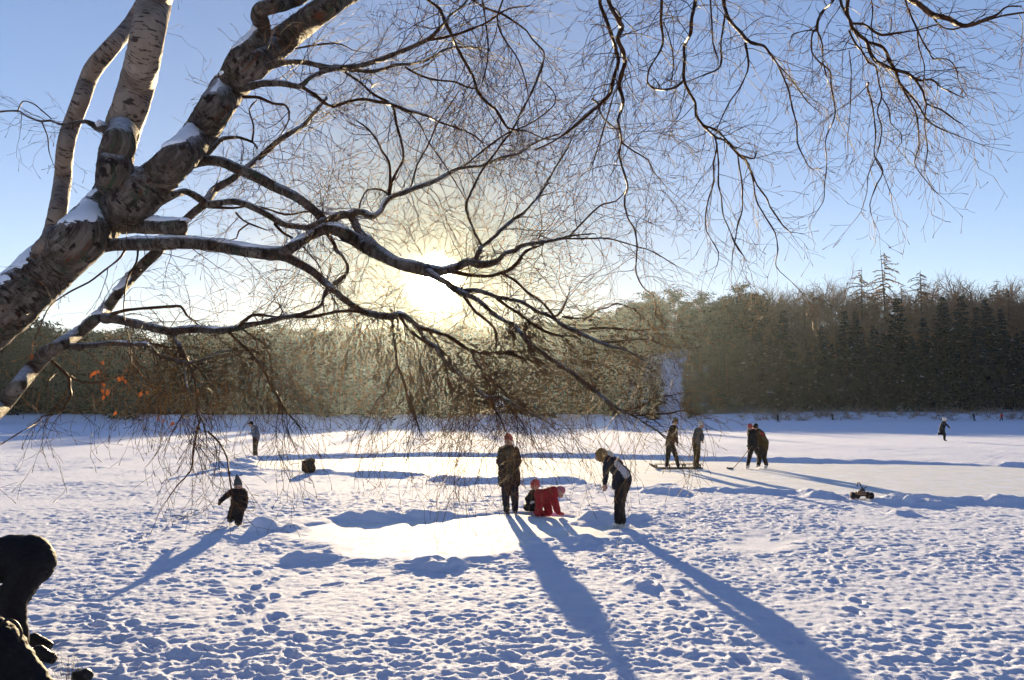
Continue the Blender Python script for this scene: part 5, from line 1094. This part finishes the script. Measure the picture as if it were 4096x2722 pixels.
blob('jacket', [(J(1575, 385), .13, J(1605, 420), .16), (J(1595, 420), .17, J(1640, 520), .185), (J(1640, 510), .185, J(1635, 575), .18), (J(1575, 400, -.15), .075, J(1565, 490, -.22), .062), (J(1565, 490, -.22), .06, J(1548, 555, -.12), .045), (J(1590, 400, .17), .075, J(1580, 500, .2), .06), (J(1580, 500, .2), .058, J(1560, 560, .1), .045)], OLV, e, .016, 3, .008)
blob('shoulder_patch', [(J(1608, 400, -.15), .06, J(1622, 425, -.15), .055)], REDS, e, .014, 2)
blob('trousers', [(J(1632, 570), .18, J(1625, 600), .16), (J(1615, 600, -.08), .12, J(1592, 690, -.12), .09), (J(1592, 690, -.12), .088, J(1578, 770, -.05), .07), (J(1645, 600, .08), .12, J(1640, 690, .0), .095), (J(1640, 690), .09, J(1668, 770, .05), .075)], BRN, e, .016, 3, .008)
skate(e, J(1580, 785, -.03), J(1556, 788, -.12), SKT, .014); skate(e, J(1672, 792, .05), J(1650, 798, -.05), SKT, .014)
ground_fix(e, .004)

# runner
D = 2.25 * F / (1765 - 1645); J = fig(S4, D)
e = person(J, (1530, 435), D, 'runner in dark clothes and pale helmet speeding to the right, one leg kicked back')
hc = J(1528, 212); bl_ = 2.9
blob('body', [(hc, .11, J(1538, 222), .085), (J(1525, 225), .07, J(1520, 240), .08)] + hand(J(1574, 300, -.2), (1, 0, -.6), (0, 1, 0), .04) + face(J, hc, .11, (1, -.2, -.1)), SKIN, e, .018, 1)
blob('helmet', [(hc + np.array([-.03, 0, .05]), .15, hc + np.array([-.05, 0, .04]), .14)], WHT, e, .018, 1)
blob('jacket', [(J(1515, 248), .15, J(1508, 270), .19), (J(1508, 265), .19, J(1494, 320), .2), (J(1525, 255, -.2), .085, J(1550, 270, -.3), .065), (J(1550, 270, -.3), .065, J(1572, 296, -.2), .05), (J(1505, 255, .2), .085, J(1485, 285, .3), .065), (J(1485, 285, .3), .065, J(1500, 310, .35), .05)], NAVY, e, .02, 3, .008)
blob('trousers', [(J(1496, 320), .2, J(1498, 335), .19), (J(1505, 338, -.1), .15, J(1522, 370, -.1), .115), (J(1522, 370, -.1), .11, J(1522, 420, -.1), .075), (J(1495, 338, .12), .15, J(1496, 358, .15), .12), (J(1496, 358, .15), .11, J(1462, 360, .2), .075)], BLK, e, .02, 3, .006)
blob('boot', [(J(1522, 426, -.1), .06, J(1542, 432, -.14), .05)], BOOT, e, .018, 2); blob('boot', [(J(1458, 358, .2), .06, J(1453, 370, .2), .05)], BOOT, e, .018, 2)
ground_fix(e)

# far skaters, simple at a few pixels high but complete
def far_person(px, yfoot, hpx, label, mat, dirx, D=None):
    D = D or 2.25 * F / (yfoot - 1645); h = 1.85; x0 = (px - W0 / 2) / F * D; k = h / 1.75; gz_ = gz(x0, D)
    P_ = lambda x, y, z: np.array([x0 + x * dirx * k, D + y * k, gz_ + z * k])
    e = empty('person', (x0, D, gz_), label=label, cat='person')
    blob('body', [(P_(.12, 0, 1.62), .11 * k, P_(.13, 0, 1.58), .10 * k), (P_(.08, 0, 1.5), .07 * k, P_(.05, 0, 1.42), .09 * k)], SKIN, e, .03, 1)
    blob('hat', [(P_(.11, 0, 1.68), .12 * k, P_(.10, 0, 1.70), .11 * k)], BLK, e, .03, 1)
    blob('jacket', [(P_(.04, 0, 1.34), .19 * k, P_(-.03, 0, .95), .2 * k), (P_(.05, -.2, 1.36), .08 * k, P_(.15, -.3, 1.1), .07 * k), (P_(.15, -.3, 1.1), .07 * k, P_(.36, -.25, 1.0), .055 * k), (P_(.03, .2, 1.36), .08 * k, P_(-.12, .3, 1.12), .07 * k), (P_(-.12, .3, 1.12), .07 * k, P_(-.3, .25, .95), .055 * k)], mat, e, .03, 2)
    blob('trousers', [(P_(-.03, -.08, .92), .15 * k, P_(.13, -.1, .5), .11 * k), (P_(.13, -.1, .5), .10 * k, P_(.06, -.1, .08), .07 * k), (P_(-.04, .08, .92), .15 * k, P_(-.12, .1, .52), .11 * k), (P_(-.12, .1, .52), .10 * k, P_(-.38, .1, .14), .07 * k)], BLK, e, .03, 2)
    blob('boot', [(P_(.05, -.1, .06), .07 * k, P_(.2, -.1, .05), .055 * k)], BOOT, e, .03, 1); blob('boot', [(P_(-.42, .1, .08), .07 * k, P_(-.30, .1, .05), .055 * k)], BOOT, e, .03, 1)
far_person(3107, 1690, 36, 'tiny far skater in dark green, leftmost before the right hand wood', BLK, -1)
far_person(3325, 1684, 34, 'tiny far skater in black, second from the left before the right hand wood', BLK, -1)
far_person(3888, 1677, 34, 'tiny dark far figure standing against the dark spruces at the right', BLK, -1, 190)
far_person(3999, 1675, 32, 'tiny far figure in a red jacket near the right edge', cloth('bright_red_jacket', (.6, .03, .03)), 1, 188)

# person bent over in the near left corner
D = 7.9; J = fig(B5, D)
SC = lambda L_: [(a, ra * 1.22, b_, rb * 1.22) for a, ra, b_, rb in L_]
e = person(J, (250, 1250), D, 'person in black bent far over in the near left corner, seen almost as a silhouette')
hc = J(-330, 560, -.05)
lookc = (-.4, -.3, -.9)
blob('body', [(hc, .10, J(-345, 590, -.06), .08), (J(-260, 500), .06, J(-200, 450), .065)] + face(J, hc, .1, lookc) + hand(J(-120, 900, -.1), (0, 0, -1), (1, 0, 0)) + hand(J(-190, 880, .2), (0, 0, -1), (1, 0, 0)), SKIN, e, .007, 1); eyes(hc, .1, lookc, e)
blob('hat', [(hc + np.array([.02, 0, .04]), .11, hc + np.array([.03, 0, .07]), .095)], BLK, e, .01, 2)
blob('jacket', SC([(J(-200, 430), .15, J(40, 370), .155), (J(0, 370), .155, J(200, 330), .155), (J(150, 335), .16, J(340, 345), .165), (J(-190, 440, -.18), .075, J(-150, 650, -.22), .062), (J(-150, 650, -.22), .06, J(-125, 880, -.12), .045),
     (J(-180, 440, .18), .075, J(-190, 640, .24), .06), (J(-190, 640, .24), .058, J(-195, 860, .2), .045), (J(-20, 470, -.02), .10, J(60, 470, -.02), .10)]), BLK, e, .016, 4, .007)
blob('trousers', SC([(J(330, 360), .165, J(370, 400), .165), (J(340, 430, -.08), .14, J(200, 720, -.12), .10), (J(200, 720, -.12), .098, J(165, 800, -.12), .09), (J(165, 800, -.12), .092, J(225, 1190, -.02), .075),
     (J(370, 420, .1), .13, J(240, 700, .16), .10), (J(240, 700, .16), .098, J(150, 880, .14), .085), (J(150, 880, .14), .085, J(120, 1230, .22), .07), (J(120, 700, -.1), .07, J(150, 860, -.12), .08)]), BLK, e, .016, 4, .009)
blob('boot', [(J(235, 1230, -.02), .06, J(250, 1290, -.22), .052), (J(228, 1180, 0), .065, J(235, 1240, -.02), .065)], BOOT, e, .01, 2); blob('boot', [(J(120, 1270, .22), .06, J(90, 1300, .05), .052)], BOOT, e, .01, 2)
e.location.x -= .045; e.location.z -= .02
PB = e
print('corner person z', e.location[:]);
bpy.context.view_layer.update()
cz = gz(e.location.x, D); lo = min(min(v.co.z for v in ch.data.vertices) for ch in e.children) + e.location.z; print('corner lowest', lo, 'ground', cz); e.location.z += cz - lo - .03
# a black rucksack and boots lying in front of it
D2 = 7.0
J = fig(B5, D2); a0 = J(60, 1400); gz0 = gz(a0[0], D2)
e = empty('duffel_bag', (a0[0], D2, gz0), label='black crumpled bag lying on the snow below the bent person', cat='bag')
sh = np.array([0, 0, gz0 + .02 - J(0, 1568)[2] + .0])
sh[2] = min(0, sh[2]) * 0
blob('bag_body', [(J(-60, 1130), .15, J(60, 1300), .17), (J(0, 1250), .17, J(150, 1420), .16), (J(120, 1400), .15, J(300, 1560), .13), (J(-80, 1400), .2, J(100, 1560), .2), (J(250, 1540), .12, J(420, 1640), .10), (J(-100, 1700), .2, J(300, 1720), .15)], BLK, e, .016, 4, .010)
V, Q, _ = tube(resample(np.array([[*J(-20, 1050, -.05), .012], [*J(60, 960, -.1), .012], [*J(160, 985, -.12), .012], [*J(215, 1090, -.12), .012], [*J(190, 1180, -.13), .012]]), .01), 6); mk('strap', V, Q, BOOT, e)
for (x, y, dx, lab) in ((350, 1180, 60, 'black boot lying on the snow beside the bag, upper one'), (400, 1340, 55, 'black boot lying on the snow beside the bag, lower one')):
    D3 = 8.2 if y < 1250 else 7.8; J = fig(B5, D3); p = J(x, y + 40); g0 = gz(p[0], D3)
    e = empty('boot', (p[0], D3, g0), label=lab, cat='boot')
    blob('upper', [(J(x, y), .055, J(x + dx, y + 30), .052), (J(x + dx, y + 30), .052, J(x + dx * 2.2, y + 55), .045), (J(x, y), .05, J(x - 10, y - 15), .05)], BOOT, e, .009, 2, .006)
    s_ = J(x, y + 62); V = [J(x - 30, y + 55, -.04), J(x - 30, y + 55, .04), J(x + dx * 2.4, y + 100, .04), J(x + dx * 2.4, y + 100, -.04)]; V += [v + np.array([0, 0, -.015]) for v in V]
    mk('sole', V, [(0, 1, 2, 3), (7, 6, 5, 4), (0, 4, 5, 1), (1, 5, 6, 2), (2, 6, 7, 3), (3, 7, 4, 0)], BOOT, e, smooth=False)
    lo = 1e9
    for ch in e.children: lo = min(lo, min(v.co.z for v in ch.data.vertices))
    e.location.z += -lo * 1.0 - .0 - .02 if False else (gz(p[0], D3) - (e.location.z + lo) - .02)
# dead grass stems
g = np.random.default_rng(9); b = Bag(); p0 = ghit(270, 2712)
for _ in range(16):
    q = p0 + np.array([g.normal(0, .05), g.normal(0, .07), -.03]); d = unit(np.array([g.normal(0, .16), g.normal(0, .16), 1])); P = []
    for k in range(6): P.append((*q, .0022 * (1 - k / 7))); d = unit(d + g.normal(0, .07, 3)); q = q + d * g.uniform(.03, .055)
    b.add(*tube(np.array(P), 3)[:2])
V, Q, _, _ = b.out(); o = mk('dry_grass', V, Q, OLV, origin=p0); tag(o, 'thin dry grass stems poking through the snow near the left corner', 'grass', kind='stuff')
p0 = ghit(325, 2730); V = []
o = puff(p0 + np.array([0, 0, .03]), (.09, .08, .07), 12, None, 'rock'); o.data.materials.clear(); o.data.materials.append(BOOT); tag(o, 'dark stone poking out of the snow at the lower left edge', 'rock')

# ------------------------------------------------------------------ rucksack on the bank
D = 2.25 * F / (1893 - 1645); J = fig(C6, D)
e = empty('rucksack', (J(1360, 770)[0], D, gz(J(1360, 770)[0], D)), label='bulging brown rucksack standing on the snow bank by the rink', cat='rucksack')
blob('pack', [(J(1340, 665), .155, J(1340, 720), .17), (J(1385, 640), .135, J(1390, 720), .15), (J(1330, 720), .15, J(1400, 725), .15)], BRN, e, .014, 3, .012)
blob('top_flap', [(J(1345, 630, -.02), .09, J(1410, 632, -.02), .10)], OLV, e, .012, 2, .008)
blob('side_pocket', [(J(1300, 650, -.06), .07, J(1300, 735, -.06), .075)], BRN, e, .012, 2, .008); blob('side_pocket', [(J(1425, 690, -.10), .06, J(1425, 735, -.10), .065)], OLV, e, .012, 2, .008)
for x in (1345, 1385):
    V, Q, _ = tube(resample(np.array([[*J(x, 640, -.2), .014], [*J(x - 4, 690, -.24), .014], [*J(x, 750, -.18), .014]]), .03), 6); mk('strap', V, Q, BOOT, e)
ground_fix(e)

# ------------------------------------------------------------------ toy quad with a steering bar
D = 2.25 * F / (1999 - 1645) * 1.0; J = fig(S4, D)
mo = NT('orange_red_plastic'); mo.base((.17, .075, .035)); mo.set(Roughness=.4); ORG = mo.m
c0 = J(652, 1050); gq = gz(c0[0], D)
e = empty('toy_quad', (c0[0], D, gq), label='small orange brown pedal quad with steering bar and four fat wheels', cat='toy vehicle')
def wheel(c, R, w):
    c = np.array(c); V = []; n = 20; prof = [(-w, R * .55), (-w, R * .85), (-w * .7, R * .98), (w * .7, R * .98), (w, R * .85), (w, R * .55)]
    for j in range(n):
        a_ = 2 * math.pi * j / n
        for x, r in prof: rr = r * (1 + (.04 if j % 2 and r > .9 * R else 0)); V.append(c + np.array([x, math.cos(a_) * rr, math.sin(a_) * rr]))
    k = len(prof); Fc = [(j * k + i, j * k + i + 1, ((j + 1) % n) * k + i + 1, ((j + 1) % n) * k + i) for j in range(n) for i in range(k - 1)] + [(j * k + k - 1, j * k, ((j + 1) % n) * k, ((j + 1) % n) * k + k - 1) for j in range(n)]
    o = mk('wheel', V, Fc, BOOT, e, smooth=False)
    v, f = capsule(c - np.array([w * .6, 0, 0]), R * .5, c + np.array([w * .6, 0, 0]), R * .5, 16, 3)
    r_ = mk('rim', np.array(v) - np.array(e.location), f, ORG); r_.parent = o
    return o
wheel(J(560, 1018), .085, .055); wheel(J(748, 1020), .085, .055); wheel(J(606, 1012, .42), .085, .05); wheel(J(712, 1012, .42), .085, .05)
def rods(lst, name, mat, par, r=.014):
    b = Bag()
    for l in lst: b.add(*tube(resample(np.array([[*p, r] for p in l]), .02), 8)[:2])
    V, Q, _, _ = b.out(); return mk(name, V, Q, mat, par)
rods([[J(560, 1018), J(748, 1020)], [J(606, 1012, .42), J(712, 1012, .42)], [J(654, 1015), J(656, 1010, .42)]], 'axle', BOOT, e, .016)
blob('body', [(J(625, 1000, .02), .05, J(685, 1000, .02), .05), (J(630, 990, .1), .055, J(680, 990, .3), .055), (J(620, 985, .0), .04, J(650, 975, 0), .035)], ORG, e, .01, 2)
blob('seat', [(J(645, 965, .3), .045, J(668, 965, .36), .045)], BLK, e, .01, 1)
rods([[J(655, 985, .05), J(652, 950, .08), J(650, 935, .1)]], 'steering_column', BOOT, e, .018)
rods([[J(606, 925, .06), J(602, 900, .08), J(612, 885, .1), J(632, 890, .1), J(645, 925, .1), J(672, 940, .1), J(695, 930, .08), J(705, 912, .06)]], 'steering_bar', BOOT, e, .013)
ground_fix(e, max(gz(J(x, y, d)[0], D + d) for x, y, d in ((560, 1018, 0), (748, 1020, 0), (606, 1012, .42), (712, 1012, .42), (655, 1012, .2))) + .005)
# ------------------------------------------------------------------ light
w = bpy.data.worlds.new('World'); sc.world = w; w.use_nodes = True
t = w.node_tree; bg = t.nodes['Background']
sky = t.nodes.new('ShaderNodeTexSky'); sky.sky_type = 'NISHITA'; sky.sun_disc = False
sky.sun_elevation = SUN_EL; sky.sun_rotation = SUN_AZ; sky.altitude = 200; sky.air_density = 1.0; sky.dust_density = SKY_DUST; sky.ozone_density = 3.0
geo = t.nodes.new('ShaderNodeTexCoord')
dp = t.nodes.new('ShaderNodeVectorMath'); dp.operation = 'DOT_PRODUCT'
nz = t.nodes.new('ShaderNodeVectorMath'); nz.operation = 'NORMALIZE'
t.links.new(geo.outputs['Generated'], nz.inputs[0]); t.links.new(nz.outputs[0], dp.inputs[0]); dp.inputs[1].default_value = tuple(SUN)
def pw(e, k):
    a = t.nodes.new('ShaderNodeMath'); a.operation = 'MAXIMUM'; t.links.new(dp.outputs['Value'], a.inputs[0]); a.inputs[1].default_value = 0
    p = t.nodes.new('ShaderNodeMath'); p.operation = 'POWER'; t.links.new(a.outputs[0], p.inputs[0]); p.inputs[1].default_value = e
    m = t.nodes.new('ShaderNodeMath'); m.operation = 'MULTIPLY'; t.links.new(p.outputs[0], m.inputs[0]); m.inputs[1].default_value = k
    return m.outputs[0]
def ad(a, b):
    m = t.nodes.new('ShaderNodeMath'); m.operation = 'ADD'; t.links.new(a, m.inputs[0]); t.links.new(b, m.inputs[1]); return m.outputs[0]
# the sun itself with the bright air round it, part of the sky at infinity
glow = ad(ad(pw(12000, SUN_CORE), pw(3500, SUN_MID)), pw(110, SUN_WIDE))
gc = t.nodes.new('ShaderNodeVectorMath'); gc.operation = 'SCALE'; gc.inputs[0].default_value = (1.0, .84, .48); t.links.new(glow, gc.inputs[3])
tint = t.nodes.new('ShaderNodeVectorMath'); tint.operation = 'MULTIPLY'; tint.inputs[1].default_value = SKY_TINT
t.links.new(sky.outputs[0], tint.inputs[0])
inv = t.nodes.new('ShaderNodeMath'); inv.operation = 'SUBTRACT'; inv.inputs[0].default_value = 1.0; t.links.new(ad(pw(14, SKY_CUT), pw(60, SKY_CUT2)), inv.inputs[1])
cut = t.nodes.new('ShaderNodeVectorMath'); cut.operation = 'SCALE'; t.links.new(tint.outputs[0], cut.inputs[0]); t.links.new(inv.outputs[0], cut.inputs[3])
sm = t.nodes.new('ShaderNodeVectorMath'); sm.operation = 'ADD'; t.links.new(cut.outputs[0], sm.inputs[0]); t.links.new(gc.outputs[0], sm.inputs[1])
t.links.new(sm.outputs[0], bg.inputs[0]); bg.inputs[1].default_value = SKY_STR
L = bpy.data.lights.new('sun', 'SUN'); L.energy = SUN_STR; L.angle = math.radians(.5); L.color = SUN_COL
lo = bpy.data.objects.new('sun', L); COL.objects.link(lo); SL = Vector((SUN[0], SUN[1], SUN[2] * .95)).normalized(); lo.rotation_euler = SL.to_track_quat('Z', 'Y').to_euler(); lo.location = tuple(SUN * 60)
sc.view_settings.view_transform = 'Standard'; sc.view_settings.look = 'None'; sc.view_settings.gamma = 1; sc.view_settings.use_curve_mapping = False
sc.view_settings.exposure = EXPO
sc.render.engine = 'CYCLES'
sc.cycles.volume_bounces = 1; sc.cycles.max_bounces = 6; sc.cycles.diffuse_bounces = 3; sc.cycles.transparent_max_bounces = 8
# air
hz = bpy.data.materials.new('haze_air'); hz.use_nodes = True; ht = hz.node_tree; ht.nodes.clear()
ho = ht.nodes.new('ShaderNodeOutputMaterial'); pv = ht.nodes.new('ShaderNodeVolumePrincipled')
pv.inputs['Color'].default_value = HAZE_COL; pv.inputs['Density'].default_value = HAZE_D; pv.inputs['Anisotropy'].default_value = HAZE_G
ht.links.new(pv.outputs[0], ho.inputs['Volume'])
x0, x1, y0, y1, z0, z1 = -1010, 1010, -1010, 1010, -3, 56
V = [(x, y, z) for x in (x0, x1) for y in (y0, y1) for z in (z0, z1)]
Fc = [(0, 1, 3, 2), (4, 6, 7, 5), (0, 4, 5, 1), (2, 3, 7, 6), (0, 2, 6, 4), (1, 5, 7, 3)]
if HAZE_D > 0:
    o = mk('haze', V, Fc, hz, smooth=False); tag(o, 'pale sunlit winter haze over the lake', kind='stuff')
